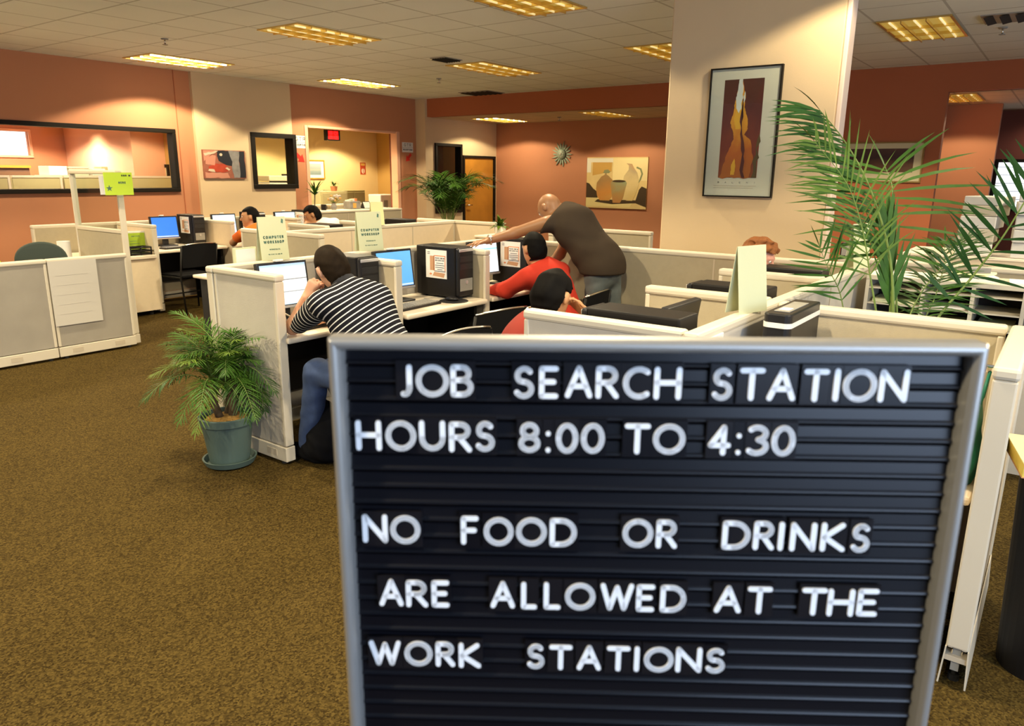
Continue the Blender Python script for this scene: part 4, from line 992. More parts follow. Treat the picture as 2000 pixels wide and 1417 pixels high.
tent((3.02, 1.02, PZ), R(-16), 'blank pale sign standing on the long spine partition, nearer one', .19, .27, printed=False)
tent((4.98, 1.02, PZ), R(-16), 'blank pale sign standing at the far end of the spine, behind the palm', .19, .27, printed=False)
t = thing('name_holder', 'small white name holder with yellow slip on the spine partition above the board', 'name holder', (2.60, .985, 1.045)); MB().box(-.075, .075, -.006, .004, -.028, .028).build('holder', 'white_plastic', t, bevel=.003); MB().box(-.055, .055, -.0075, -.006, -.010, .012).build('slip', 'paper_yellow', t)
t = thing('paper_stack_sheet', 'white leaflet leaning on the end partition left of the workshop sign', 'leaflet', (2.76, 4.075, PZ-.165)); MB().box(-.10, .06, 0, .012, 0, .25).build('leaflet_holder', 'paper_pale', t); MB().box(-.085, .05, -.003, 0, .02, .24).build('leaflet', 'paper', t)
# neon notice and taped poster at left
t = thing('neon_notice', 'bright yellow-green notice hanging on the tall framed partition', 'notice', (3.47, 7.025, 1.42), R(-4))
MB().box(-.125, .125, -.004, 0, 0, .20).build('notice_sheet', 'neon', t)
mb = MB(); fr_ = lambda a, b, d_: (a, -.004-d_, b)
text(mb, 'SIGN IN', .07, .165, .016, .0026, fr_, 0, .0006, 'ink'); text(mb, 'HERE', .03, .10, .02, .003, fr_, 0, .0006, 'ink_green')
st = []
for i in range(10): a = math.pi/2+i*math.pi/5; rr = .03 if i % 2 == 0 else .012; st.append((-.085+rr*math.cos(a), .06+rr*math.sin(a)))
for i in range(10): mb.prism([st[i], st[(i+1) % 10], (-.085, .06)], 0, .0006, fr_, 'ink_green')
mb.build('printed_text', None, t); MB().box(-.165, -.12, -.002, .002, .005, .17).build('backing_sheet', 'paper', t)
t = thing('flip_chart_sheet', 'large plain white sheet taped to the low partition', 'poster', (2.98, 7.026, .30), R(0)); MB().box(-.20, .205, -.003, 0, .0, .57).build('sheet', 'sheet_grey', t)
mb = MB()
for i in range(5): mb.box(-.15, .12, -.0038, -.003, .10+i*.085, .104+i*.085)
mb.build('faint_lines', 'sheet_line', t)
# ================================================================ PICTURES AND WALL SIGNS
def framed(name, label, axis, c, sgn, u0, u1, z0, z1, fw, fm, mat_m, dep=.03):
    """frame + mount lying on a wall; axis of the wall normal, c wall plane, sgn towards the room; local u to the right of the viewer"""
    t = thing(name, label, 'picture', ((c, (u0+u1)/2, z0) if axis == 'x' else ((u0+u1)/2, c, z0)))
    w, h = abs(u1-u0), z1-z0; us = -1 if axis == 'x' else 1
    def fr(a, b, d_): return (sgn*d_, us*a, b) if axis == 'x' else (us*a, sgn*d_, b)
    mb = MB()
    for p in ([(-w/2, 0), (w/2, 0), (w/2, fw), (-w/2, fw)], [(-w/2, h-fw), (w/2, h-fw), (w/2, h), (-w/2, h)], [(-w/2, fw), (-w/2+fw, fw), (-w/2+fw, h-fw), (-w/2, h-fw)], [(w/2-fw, fw), (w/2, fw), (w/2, h-fw), (w/2-fw, h-fw)]):
        mb.prism(p, 0, dep, fr)
    if fw > 0: mb.build('frame', fm, t)
    MB().prism([(-w/2+fw, fw), (w/2-fw, fw), (w/2-fw, h-fw), (-w/2+fw, h-fw)], .001, dep*.6, fr).build('mount' if mat_m != 'canvas' else 'canvas', mat_m, t)
    return t, fr, w, h, dep*.6
def art(t, fr, d0, name, shapes, amp=0):
    mb = MB()
    for i, (m, poly) in enumerate(shapes):
        if amp and i and len(poly) > 3: poly = rough(poly, amp, 6, i)
        mb.prism(poly, d0, d0+.0008+.0003*i, fr, m)
    return mb.build(name, None, t)
def rough(poly, amp, sub_=5, seed=1):
    rs = random.Random(seed); out = []
    for i in range(len(poly)):
        a, b = poly[i], poly[(i+1) % len(poly)]; L = math.hypot(b[0]-a[0], b[1]-a[1])
        for k in range(sub_):
            f = k/sub_; j = 0 if k == 0 else amp*L; out.append((a[0]+(b[0]-a[0])*f+rs.uniform(-j, j), a[1]+(b[1]-a[1])*f+rs.uniform(-j, j)))
    return out
def ov(cx, cy, rx, ry, n=18): return [(cx+rx*math.cos(2*math.pi*i/n), cy+ry*math.sin(2*math.pi*i/n)) for i in range(n)]
def mc(name, c, **k): mat(name, c, .6, **k); return name
# framed poster on the column
t, fr, w, h, d0 = framed('framed_poster', 'tall framed canyon poster on the cream column', 'x', 5.498, -1, 1.741, 2.258, 1.494, 2.393, .010, 'black_frame', 'poster_mount' if mat('poster_mount', (.74, .70, .60), .5) else '')
gradient_mat('canyon_rock', [(0, (.30, .07, .012)), (.35, (.20, .035, .012)), (.7, (.12, .022, .012)), (1, (.09, .025, .014))], 2, .5, 0, .55, 5)
gradient_mat('canyon_glow', [(0, (.45, .13, .015)), (.3, (.50, .12, .01)), (.55, (.72, .30, .02)), (.8, (.80, .38, .02)), (1, (.55, .16, .02))], 2, .5, 0, .35, 6)
mc('sky_white', (.72, .74, .72)); mc('rock_dark', (.10, .02, .01)); mc('rock_olive', (.12, .075, .02)); mc('glow_yellow', (.80, .42, .03))
X0, X1, Z0, Z1 = -.150, .136, .138, .817
def A(a, b): return (X0+(X1-X0)*a, Z0+(Z1-Z0)*b)
art(t, fr, d0, 'canyon_print', [('canyon_rock', [A(0, 0), A(1, 0), A(1, 1), A(0, 1)]),
    ('rock_olive', [A(.86, 0), A(.99, 0), A(.99, .45), A(.93, .35)]),
    ('canyon_glow', [A(.02, 0), A(.80, 0), A(.88, .2), A(.78, .38), A(.60, .44), A(.68, .50), A(.64, .62), A(.55, .72), A(.56, .84), A(.48, .98), A(.36, .9), A(.30, .78), A(.28, .66), A(.22, .56), A(.32, .46), A(.34, .40), A(.2, .26)]),
    ('glow_yellow', [A(.36, .50), A(.48, .50), A(.50, .74), A(.40, .78), A(.30, .60)]), ('glow_yellow', [A(.32, .03), A(.42, .03), A(.44, .12), A(.40, .20), A(.33, .14)]),
    ('sky_white', [A(.36, .70), A(.42, .66), A(.48, .72), A(.49, .9), A(.46, 1), A(.38, 1), A(.36, .9), A(.32, .8)]), ('sky_white', [A(.53, .76), A(.56, .80), A(.54, .88), A(.51, .82)]),
    ('rock_dark', [A(.62, 0), A(.70, 0), A(.55, .45), A(.52, .80), A(.49, .80), A(.50, .45)])], .045)
mb = MB()
for i, ch_ in enumerate('BALENI'): glyph(mb, ch_, -.150+i*.054, -.138+i*.054, .098, .110, .0011, fr, d0, d0+.0006, 'grey_plastic')
for i, (a, b) in enumerate(((-.18, .14), (-.18, .12))): mb.prism([(a, .078-.014*i), (b, .078-.014*i), (b, .0815-.014*i), (a, .0815-.014*i)], d0, d0+.0006, fr, 'trim_dark')
mb.build('caption', None, t)
MB().prism([(-w/2+.01, .01), (w/2-.01, .01), (w/2-.01, h-.01), (-w/2+.01, h-.01)], .024, .026, fr).build('glazing', 'glass', t)
# jar painting
t, fr, w, h, d0 = framed('jar_painting', 'large canvas painting of three clay jars in the alcove', 'x', 13.35, -1, 6.625, 7.97, 1.005, 1.985, 0, '', 'canvas' if mat('canvas', (.78, .58, .24), .7, noise=.3, nscale=3) else '', .05)
gradient_mat('jar_orange', [(0, (.60, .38, .10)), (.25, (.62, .27, .05)), (.6, (.38, .22, .07)), (1, (.30, .30, .16))], 2, .6, 0, .5, 4)
gradient_mat('jar_green', [(0, (.50, .22, .06)), (.3, (.42, .26, .08)), (.6, (.28, .36, .20)), (1, (.30, .42, .26))], 2, .6, 0, .6, 5)
gradient_mat('jar_pale', [(0, (.66, .46, .14)), (.5, (.74, .58, .26)), (.8, (.52, .40, .22)), (1, (.60, .34, .14))], 2, .6, 0, .6, 4)
mc('paint_dark', (.06, .035, .012)); mc('paint_shelf', (.80, .66, .28)); mc('paint_panel', (.62, .36, .08)); mc('paint_pale', (.85, .80, .62)); mc('paint_bright', (.90, .74, .36)); mc('paint_green', (.26, .27, .12))
def A(a, b): return (-w/2+w*a, h*b)
def S(pts): return [A(*p) for p in pts]
art(t, fr, .0305, 'jar_print', [('paint_dark', S([(0, .20), (.20, .20), (.18, .33), (.12, .38), (.05, .48), (0, .5)])), ('paint_bright', S([(.44, .98), (1, .98), (1, .55), (.44, .55)])), ('paint_panel', S([(.10, .90), (.42, .90), (.42, .72), (.10, .64)])),
    ('paint_pale', S([(0, .98), (.44, .98), (.44, .90), (.07, .90), (.07, .7), (0, .7)])),
    ('paint_dark', S([(.82, .12), (1, .04), (1, .40), (.92, .44), (.88, .38)])), ('paint_shelf', S([(0, .03), (.74, .03), (.80, .14), (.2, .20), (0, .20)])), ('paint_dark', S([(.15, .12), (.45, .08), (.9, .12), (.9, .17), (.2, .17)])),
    ('jar_orange', S([(.24, .15), (.40, .15), (.45, .25), (.47, .42), (.44, .56), (.37, .64), (.34, .66), (.34, .69), (.31, .69), (.31, .66), (.25, .62), (.18, .5), (.17, .38), (.19, .24)])), ('paint_green', S([(.28, .69), (.38, .69), (.40, .72), (.36, .76), (.30, .75)])),
    ('jar_pale', S([(.68, .16), (.78, .16), (.84, .32), (.88, .52), (.84, .70), (.78, .80), (.75, .87), (.66, .88), (.70, .84), (.70, .76), (.63, .64), (.61, .5), (.64, .3)])),
    ('paint_green', S([(.83, .82), (.90, .78), (.93, .68), (.90, .56), (.86, .50), (.885, .60), (.905, .68), (.88, .76), (.82, .79)])),
    ('jar_green', S([(.46, .11), (.58, .11), (.62, .2), (.65, .34), (.68, .50), (.66, .54), (.44, .54), (.41, .49), (.43, .34)])), ('paint_dark', [A(*p) for p in ov(.55, .535, .11, .025)])])
# cafe picture
t, fr, w, h, d0 = framed('small_painting', 'small unframed street-at-night painting on the cream wall section', 'y', 10.44, -1, 6.42, 7.135, 1.535, 1.948, 0, '', 'canvas_red' if mat('canvas_red', (.30, .10, .06), .6, noise=.5, nscale=6) else '', .04)
mc('p_navy', (.012, .014, .022)); mc('p_grey', (.24, .23, .22), noise=.5, nscale=12); mc('p_salmon', (.55, .24, .16)); mc('p_red', (.42, .05, .02), noise=.4, nscale=12); mc('p_cream', (.60, .50, .36))
def A(a, b): return (-w/2+w*a, h*b)
art(t, fr, .0245, 'street_print', [('p_salmon', S([(.02, .6), (.3, .98), (.02, .98)])), ('p_salmon', S([(.03, .02), (.6, .02), (.55, .2), (.03, .22)])), ('p_red', S([(.1, .24), (.5, .22), (.62, .3), (.5, .5), (.3, .52), (.12, .42)])), ('p_salmon', S([(.05, .5), (.26, .46), (.3, .8), (.22, .82), (.06, .7)])),
    ('p_navy', S([(.34, .98), (.62, .98), (.68, .6), (.66, .44), (.5, .5), (.36, .62), (.33, .8)])), ('p_grey', S([(.60, .98), (.86, .98), (.84, .02), (.70, .02), (.66, .4), (.68, .6)])), ('p_navy', S([(.86, .97), (.98, .97), (.98, .03), (.84, .03)])),
    ('p_cream', [A(*p) for p in ov(.42, .84, .035, .05)]), ('p_cream', S([(.10, .26), (.26, .22), (.24, .32), (.12, .34)])), ('p_cream', S([(.5, .36), (.58, .28), (.62, .32), (.54, .40)])), ('p_cream', S([(.02, .88), (.36, .97), (.3, .9), (.05, .78)]))], .03)
# picture on the right wall
t, fr, w, h, d0 = framed('wide_picture', 'wide framed dark print on the terracotta wall behind the big palm', 'x', 11.1, -1, 1.63, 2.66, 1.585, 2.10, .018, 'gold_frame' if mat('gold_frame', (.30, .19, .06), .4, metal=.4) else '', 'cream_mount' if mat('cream_mount', (.66, .58, .36), .6) else '')
gradient_mat('dusk_print', [(0, (.10, .05, .02)), (.3, (.16, .07, .035)), (.6, (.05, .02, .02)), (1, (.09, .04, .03))], 2, .6, 0, .4, 5)
art(t, fr, d0, 'print', [('dusk_print', [(-w/2+.13, .13), (w/2-.11, .13), (w/2-.11, h-.085), (-w/2+.13, h-.085)])])
# reception picture
t, fr, w, h, d0 = framed('seascape', 'pale seascape print in a wooden frame inside the reception room', 'y', 13.5, -1, 10.62, 11.235, 1.495, 1.90, .025, 'wood', 'paper')
gradient_mat('sea_print', [(0, (.16, .22, .24)), (.35, (.25, .32, .33)), (.45, (.40, .38, .32)), (.6, (.28, .34, .36)), (1, (.42, .46, .46))], 2, .6, 0, .15, 6)
art(t, fr, d0, 'print', [('sea_print', [(-w/2+.1, .09), (w/2-.1, .09), (w/2-.1, h-.08), (-w/2+.1, h-.08)])])
# picture behind the long window
t, fr, w, h, d0 = framed('certificate', 'framed certificate on the tan wall behind the long window', 'x', 6.9, -1, 12.20, 13.1, 1.36, 1.74, .05, 'black_frame', 'cream_mount')
art(t, fr, d0, 'print', [('paint_shelf', [(-w/2+.1, .09), (w/2-.1, .09), (w/2-.1, h-.09), (-w/2+.1, h-.09)]), ('paper', [(-w/2+.14, .12), (w/2-.2, .12), (w/2-.2, h-.16), (-w/2+.14, h-.16)])])
# sun ornament
t = thing('sun_ornament', 'verdigris metal sun ornament on the orange alcove wall', 'wall ornament', (13.35, 8.59, 2.05))
mat('verdigris', (.30, .36, .25), .5, metal=.2, noise=.3, nscale=20)
fr = lambda a, b, d_: (-d_, -a, b); mb = MB()
mb.ball((-.03, 0, 0), .035, .105, .105, 20); mb.build('sun_face', 'verdigris', t, smooth=True)
mb = MB()
for i in range(8): a = i*math.pi/4; mb.ball((-.055, .055*math.cos(a), .055*math.sin(a)), .012, .014, .014, 8)
mb.ball((-.065, 0, 0), .012, .02, .03, 10); mb.build('face_relief', 'trim_dark', t, smooth=True)
for i in range(18):
    a = 2*math.pi*i/18; L = .235 if i % 2 == 0 else .195; q = .055 if i % 2 == 0 else .04; ca, sa = math.cos(a), math.sin(a)
    def pt(r_, s_): return (ca*r_-sa*s_, sa*r_+ca*s_)
    wv = .018 if i % 2 else -.018
    MB().prism([pt(.095, -.013), pt(.15, -.016+wv*.2), pt(.20, -.013), pt(L*1.10, 0+wv*.3), pt(.20, .013+wv*.2), pt(.15, .016), pt(.095, .013)], .004, .022, fr).build('ray', 'verdigris', t)
# reception direction signs and arrows
def recsign(x, z, s, label, flip):
    t = thing('reception_sign', label, 'sign', (x, 10.5, z), 0, 'white reception signs'); fr = lambda a, b, d_: (a, -d_, b)
    MB().prism([(-.16*s, 0), (.16*s, 0), (.16*s, .20*s), (-.16*s, .20*s)], .0, .006, fr).build('sign_sheet', 'paper', t)
    mb = MB(); text(mb, 'GTR', 0, .115*s, .065*s, .006*s, fr, .006, .007, 'grey_plastic', width=.22*s); text(mb, 'RECEPTION', 0, .035*s, .034*s, .0045*s, fr, .006, .007, 'ink', width=.27*s)
    mb.prism([(-.15*s, .092*s), (.15*s, .092*s), (.15*s, .098*s), (-.15*s, .098*s)], .006, .007, fr, 'grey_plastic'); mb.build('lettering', None, t)
recsign(8.265, 2.025, 1.0, 'white reception sign left of the opening, beside the square window', 1)
recsign(10.80, 2.03, .92, 'white reception sign right of the reception opening', -1)
def arrow(x, z, ang, s, label):
    t = thing('red_arrow', label, 'arrow', (x, 10.5, z), 0, 'red paper arrows'); c, s_ = math.cos(R(ang)), math.sin(R(ang))
    P_ = [(-.11, -.03), (.0, -.03), (.0, -.075), (.11, 0), (.0, .075), (.0, .03), (-.11, .03)]
    MB().prism([(s*(a*c-b*s_), s*(a*s_+b*c)) for a, b in P_], 0, .004, lambda a, b, d_: (a, -d_, b)).build('arrow_sheet', 'red', t)
arrow(8.245, 1.87, -38, 1.0, 'red arrow under the left reception sign'); arrow(10.82, 1.93, -135, .9, 'red arrow under the right reception sign')
t = thing('led_display', 'red glowing number display hanging in the reception opening', 'display', (9.14, 10.72, 2.185), R(-6))
MB().box(-.135, .135, -.05, .06, 0, .185).build('housing', 'case_black', t, bevel=.006); MB().box(-.12, .10, -.052, -.05, .018, .165).build('led_panel', 'led_dim' if mat('led_dim', (.5, .01, .01), .4, emit=.55, ecol=(1, .02, .01)) else '', t)
mb = MB(); fr_ = lambda a, b, d_: (a, -.052-d_, b)
for i, c in enumerate('80'): glyph(mb, c, -.105+i*.10, -.02+i*.10, .095, .155, .009, fr_, 0, .002, 'led_red'); glyph(mb, '30'[i], -.105+i*.10, -.02+i*.10, .025, .083, .009, fr_, 0, .002, 'led_red')
mb.build('digits', None, t); MB().tube([(0, 0, .185), (0, 0, .376)], .012).build('hanger_rod', 'black_metal', t)
t = thing('extinguisher_sign', 'small red fire extinguisher sign on the yellow reception wall', 'sign', (12.385, 13.5, 1.60)); fr_ = lambda a, b, d_: (a, -d_, b)
MB().prism([(-.085, 0), (.085, 0), (.085, .27), (-.085, .27)], 0, .004, fr_).build('sign_plate', 'sign_red' if mat('sign_red', (.45, .06, .02), .6) else '', t)
MB().prism(ov(0, .08, .045, .06), .004, .006, fr_, 'paint_pale').prism([(-.06, .2), (.06, .2), (.06, .25), (-.06, .25)], .004, .006, fr_, 'paint_panel').prism([(-.012, .03), (.012, .03), (.012, .15), (-.012, .15)], .006, .007, fr_, 'sign_red').build('pictogram', None, t)

# ================================================================ PLANTS
def leaflet(mb, p, d, nrm_, L, w, droop, m, n=4, fold=.25):
    """one tapering blade from p along d, bending towards gravity"""
    d = d.normalized(); side = d.cross(nrm_)
    if side.length < 1e-4: side = d.orthogonal()
    side.normalize(); q = Vector(p); vs = []; dd = d.copy(); b = side.cross(d).normalized()
    ws = [.35, .95, 1.0, .66, .0] if n == 4 else [.5, 1, .7, 0]
    for i in range(n+1):
        wi = w*ws[i]*.5
        vs += [q-side*wi+b*wi*fold, q+side*wi+b*wi*fold]
        q = q+dd*L/n; dd = (dd+Vector((0, 0, -droop/n))).normalized()
    mb.add(vs, [(2*i, 2*i+1, 2*i+3, 2*i+2) for i in range(n)], m)
def bez(P, n):
    P = [Vector(p) for p in P]; out = []
    m = len(P)-1
    for i in range(n+1):
        u = i/n*m; k = min(int(u), m-1); f = u-k
        p0 = P[max(k-1, 0)]; p1 = P[k]; p2 = P[k+1]; p3 = P[min(k+2, m)]
        out.append(.5*((2*p1)+(-p0+p2)*f+(2*p0-5*p1+4*p2-p3)*f*f+(-p0+3*p1-3*p2+p3)*f**3))
    return out
def frond(parent, P, nl, L, w, r0, m, start=.25, ang=55, droop=.5, up=None, jit=.1, prof=None, sides=(1, -1), ang2=None, lift=0):
    N = 24; C = bez(P, N); mb = MB(); mb.tube(C, [max(r0*(1-.85*i/N), .0012) for i in range(N+1)], 6, 'stem')
    for k in range(nl):
        u = start+(1-start)*(k+.5)/nl; f = u*N; i = min(int(f), N-1); p = C[i].lerp(C[i+1], f-i); t = (C[i+1]-C[i]).normalized()
        up_ = Vector(up) if up else Vector((0, 0, 1)); s = t.cross(up_)
        s = s.normalized() if s.length > .05 else t.orthogonal().normalized(); nn_ = s.cross(t).normalized()
        Lk = L*(prof(u) if prof else math.sin(math.pi*(.16+.80*((u-start)/(1-start))))**.7)
        for sd in sides:
            a = R((ang if sd > 0 or ang2 is None else ang2)*(1.12-.45*(u-start)/(1-start))+random.uniform(-9, 9))
            d = t*math.cos(a)+s*sd*math.sin(a)+nn_*(random.uniform(-.16, .22)+lift)
            leaflet(mb, p, d, nn_, Lk*random.uniform(1-jit, 1+jit), w, droop*random.uniform(.5, 1.4), m)
    leaflet(mb, C[-1], C[-1]-C[-2], Vector((0, 0, 1)), L*.45, w, droop, m)
    return mb.build('frond', None, parent)
# potted palm beside the end partition
random.seed(11)
t = thing('potted_palm', 'bushy potted palm in a green-grey tub beside the end partition', 'potted palm', (2.285, 3.70, 0))
MB().lathe([(.10, .002), (.135, .012), (.150, .045), (.140, .045), (.125, .016), (.0, .012)], 32, cap=False).build('saucer', 'pot_green', t, smooth=False)
MB().lathe([(.0, .016), (.104, .016), (.110, .03), (.138, .245), (.139, .25), (.150, .255), (.153, .295), (.148, .300), (.138, .298), (.132, .262), (.0, .262)], 40, cap=False).build('pot', 'pot_green', t, smooth=False)
mb = MB(); mb.lathe([(.133, .262), (.10, .285), (.04, .292), (0, .293)], 24, cap=False)
for i in range(150): a = random.uniform(0, 6.28); r_ = .128*math.sqrt(random.random()); mb.ball((r_*math.cos(a), r_*math.sin(a), .287-.016*(r_/.13)**2), random.uniform(.006, .014), random.uniform(.006, .012), .006, 6)
mb.build('mulch', 'mulch', t)
for (bx, by, lean) in ((-.03, .01, -.12), (.025, -.02, .05), (.03, .035, .12)):
    MB().tube([(bx, by, .27), (bx+lean*.25, by, .37), (bx+lean*.7, by-.01, .50)], [.024, .021, .013], 8).build('trunk', 'bark', t, smooth=True)
cu, cf = Vector((.594, -.804, 0)), Vector((.80, .60, 0))
for i in range(58):
    a = i*2.39996+random.uniform(-.3, .3); el = random.uniform(.12, 1.25) if i > 8 else random.uniform(1.15, 1.45)
    Lf = random.uniform(.30, .42)*(1 if el < 1.2 else 1.22); base = Vector(((-.05, .0, .42), (.02, -.02, .44), (.05, .02, .46))[i % 3])
    h = Vector((math.cos(a), math.sin(a), 0))
    if h.x > .25: Lf *= .62
    dr = .17*(1.25-el)+.03
    p1 = base+h*Lf*.35*math.cos(el)+Vector((0, 0, Lf*.42*math.sin(el)+.05)); p2 = base+h*Lf*.75*math.cos(el*.85)+Vector((0, 0, Lf*.78*math.sin(el)+.02-dr*.25)); p3 = base+h*Lf*(1.05*math.cos(el*.8)+.05)+Vector((0, 0, Lf*.98*math.sin(el)-dr*.95))
    lim = .125
    P = [base, p1, p2, p3]
    for v in P:
        if v.x > lim: v.x = lim
    frond(t, P, 24, .120, .0056, .0034, ('leaf', 'leaf_light', 'leaf', 'leaf_dark')[i % 4], .2, 50, .55)
# big palm behind the right cubicle
random.seed(5)
PB = Vector((3.86, .52, 0))
t = thing('large_palm', 'large palm with long arching fronds behind the right cubicle', 'potted palm', PB)
MB().lathe([(.0, .004), (.15, .004), (.19, .34), (.205, .345), (.205, .38), (.18, .38), (.175, .33), (0, .33)], 32, cap=False).build('pot', 'terracotta', t)
MB().lathe([(.178, .33), (.0, .345)], 24, cap=False).build('soil', 'mulch', t)
BF = [('F1', [(3.778, .581, .967), (3.799, .641, 1.292), (3.76, .751, 1.589), (3.68, .86, 1.79), (3.585, .965, 1.93)], 24, .36, .0125, .010, 'leaf', .30, 44, .40),
 ('F2', [(3.799, .57, .965), (3.893, .629, 1.238), (3.987, .687, 1.469), (4.03, .71, 1.60), (4.05, .75, 1.68)], 11, .47, .0155, .007, 'leaf', .34, 92, .22),
 ('F3', [(3.941, .444, .959), (4.034, .329, 1.189), (4.044, .229, 1.394), (4.035, .155, 1.598), (4.002, .098, 1.769)], 13, .30, .015, .009, 'leaf_dark', .12, 66, .12),
 ('F4', [(3.703, .633, .972), (3.706, .694, 1.202), (3.682, .746, 1.409), (3.615, .819, 1.611), (3.478, .944, 1.793)], 20, .34, .010, .007, 'leaf_light', .30, 48, .5),
 ('F5', [(3.598, .743, .974), (3.566, .787, 1.139), (3.493, .829, 1.247), (3.446, .867, 1.349)], 10, .24, .011, .005, 'leaf', .25, 52, .05),
 ('F6', [(3.869, .541, .957), (4.001, .516, 1.114), (4.159, .447, 1.253), (4.301, .392, 1.37)], 22, .24, .012, .006, 'leaf_dark', .12, 60, .5),
 ('F9', [(3.80, .60, .967), (3.815, .62, 1.15), (3.84, .66, 1.32), (3.86, .68, 1.44)], 14, .30, .022, .012, 'leaf', .15, 17, .05),
 ('F8', [(3.968, .49, .948), (4.12, .473, 1.068), (4.24, .468, 1.206), (4.30, .484, 1.329)], 18, .22, .011, .005, 'leaf', .1, 60, .6)]
cd_ = Vector((.80, .59, 0))
for nm, P, nl, L, w_, r0, m, st_, an, dr in BF:
    P = [Vector(p)-PB for p in P]; P = [Vector((.25*P[0].x, .25*P[0].y, .34)), Vector((.6*P[0].x, .6*P[0].y, .65))]+P
    k = 2/(len(P)-1); st2 = k+(1-k)*st_*.8
    frond(t, P, nl, L, w_, r0, m, st2, an, dr, up=(-cd_.x, -cd_.y, .15) if nm in ('F1', 'F2', 'F3', 'F5', 'F4', 'F9') else None, lift=.0, prof=(lambda u: .45+.62*math.sin(math.pi*min(1, max(0, (u-.40)/.66)))) if nm in ('F1', 'F2') else None, sides={'F1': (-1, -1), 'F3': (-1, -1, 1)}.get(nm, (1, -1)))
# palm in the alcove
random.seed(21)
PA = Vector((9.62, 8.44, 0)); t = thing('alcove_palm', 'dense potted palm in front of the cream alcove wall', 'potted palm', PA)
MB().lathe([(.0, .004), (.17, .004), (.21, .40), (.19, .40), (.185, .36), (0, .36)], 28, cap=False).build('pot', 'terracotta', t); MB().lathe([(.185, .36), (0, .37)], 20, cap=False).build('soil', 'mulch', t)
for i in range(28):
    a = i*2.39996; el = random.uniform(.95, 1.52); Lf = random.uniform(.8, 1.12); h = Vector((math.cos(a), math.sin(a), 0)); b = Vector((random.uniform(-.04, .04), random.uniform(-.04, .04), .36)); b2 = b+h*.06+Vector((0, 0, .50))
    p1 = b2+h*Lf*.4*math.cos(el)+Vector((0, 0, Lf*.45*math.sin(el))); p2 = b2+h*Lf*.8*math.cos(el*.9)+Vector((0, 0, Lf*.72*math.sin(el))); p3 = b2+h*Lf*1.05*math.cos(el*.75)+Vector((0, 0, Lf*.8*math.sin(el)-.12))
    frond(t, [b, b2, p1, p2, p3], 26, .30, .014, .008, ('leaf', 'leaf_dark', 'leaf')[i % 3], .36, 50, .5)
# dracaena beside the reception opening
random.seed(2)
t = thing('dracaena', 'thin-stemmed dracaena left of the reception opening', 'potted plant', (8.22, 10.12, 0))
MB().lathe([(.0, .004), (.12, .004), (.15, .28), (.13, .28), (.128, .25), (0, .25)], 24, cap=False).build('pot', 'terracotta', t)
MB().tube([(0, 0, .24), (.03, .0, .7), (-.02, .02, 1.05), (.0, .02, 1.28)], [.018, .014, .011, .010], 7).build('trunk', 'bark', t, smooth=True)
mb = MB()
for i in range(24): a = i*2.4; e = random.uniform(.0, 1.2); leaflet(mb, (0, .02, 1.27), Vector((math.cos(a)*math.cos(e), math.sin(a)*math.cos(e)*.6, math.sin(e))), Vector((0, 0, 1)), random.uniform(.2, .34), .028, .9, 'leaf')
mb.build('leaf_crown', None, t)
t = thing('small_pot_plant', 'small drooping plant on top of the reception file cabinets', 'potted plant', (10.64, 12.5, 1.26)); MB().lathe([(0, 0), (.06, 0), (.075, .1), (0, .1)], 16, cap=False).build('pot', 'terracotta', t)
mb = MB()
for i in range(16): a = i*2.4; e = random.uniform(.3, 1.3); leaflet(mb, (0, 0, .1), Vector((math.cos(a)*math.cos(e), math.sin(a)*math.cos(e), math.sin(e))), Vector((0, 0, 1)), random.uniform(.12, .2), .03, 1.6, 'leaf')
mb.build('leaf_tuft', None, t)
t = thing('file_pedestal', 'low pedestal under the small green plant behind the raised arm', 'cabinet', (6.62, 4.99, 0)); MB().box(-.2, .14, -.25, .25, .02, .96).build('pedestal_body', 'fabric_light', t); MB().box(-.21, .15, -.26, .26, .96, .985).build('pedestal_top', 'laminate', t, bevel=.006); MB().box(-.18, .12, -.23, .23, 0, .02).build('plinth', 'rubber', t)
t = thing('small_green_plant', 'small bright green plant above the raised arm of the bending man', 'potted plant', (6.58, 5.02, .985)); MB().lathe([(0, 0), (.055, 0), (.07, .1), (0, .1)], 16, cap=False).build('pot', 'white_plastic', t)
mb = MB()
for i in range(30): a = i*2.4; e = random.uniform(.2, 1.4); leaflet(mb, (0, 0, .09), Vector((math.cos(a)*math.cos(e), math.sin(a)*math.cos(e), math.sin(e))), Vector((0, 0, 1)), random.uniform(.1, .18), .045, 1.2, 'leaf_light')
mb.build('leaf_tuft', None, t)
# ================================================================ RECEPTION AND BACKGROUND FURNITURE
t = thing('reception_desk', 'reception desk top just behind the counter front', 'desk', (9.45, 10.62, 0)); MB().box(-1.0, 1.0, -.2, .24, .955, .99).build('worktop', 'laminate', t, bevel=.01); MB().box(-.98, .98, .16, .2, 0, .955).build('desk_front', 'fabric', t)
t = thing('flower_vase', 'bouquet of pale flowers in a vase on the reception counter', 'flowers', (9.05, 10.66, .99)); MB().lathe([(0, 0), (.04, 0), (.055, .05), (.035, .11), (.045, .12), (0, .12)], 16, cap=False).build('vase', 'p_grey', t)
random.seed(4); mb = MB()
for i in range(22): a = i*2.4; r_ = .02+.10*random.random(); mb.tube([(0, 0, .1), (r_*math.cos(a), r_*math.sin(a), .16+.1*random.random())], .003, 4, 'stem'); mb.ball((r_*math.cos(a), r_*math.sin(a), .16+.1*random.random()), .026, .026, .02, 8, 'petal_a' if mat('petal_a', (.55, .48, .45), .7) and i % 3 else ('petal_b' if mat('petal_b', (.55, .35, .12), .7) else ''))
mb.build('blossoms', None, t)
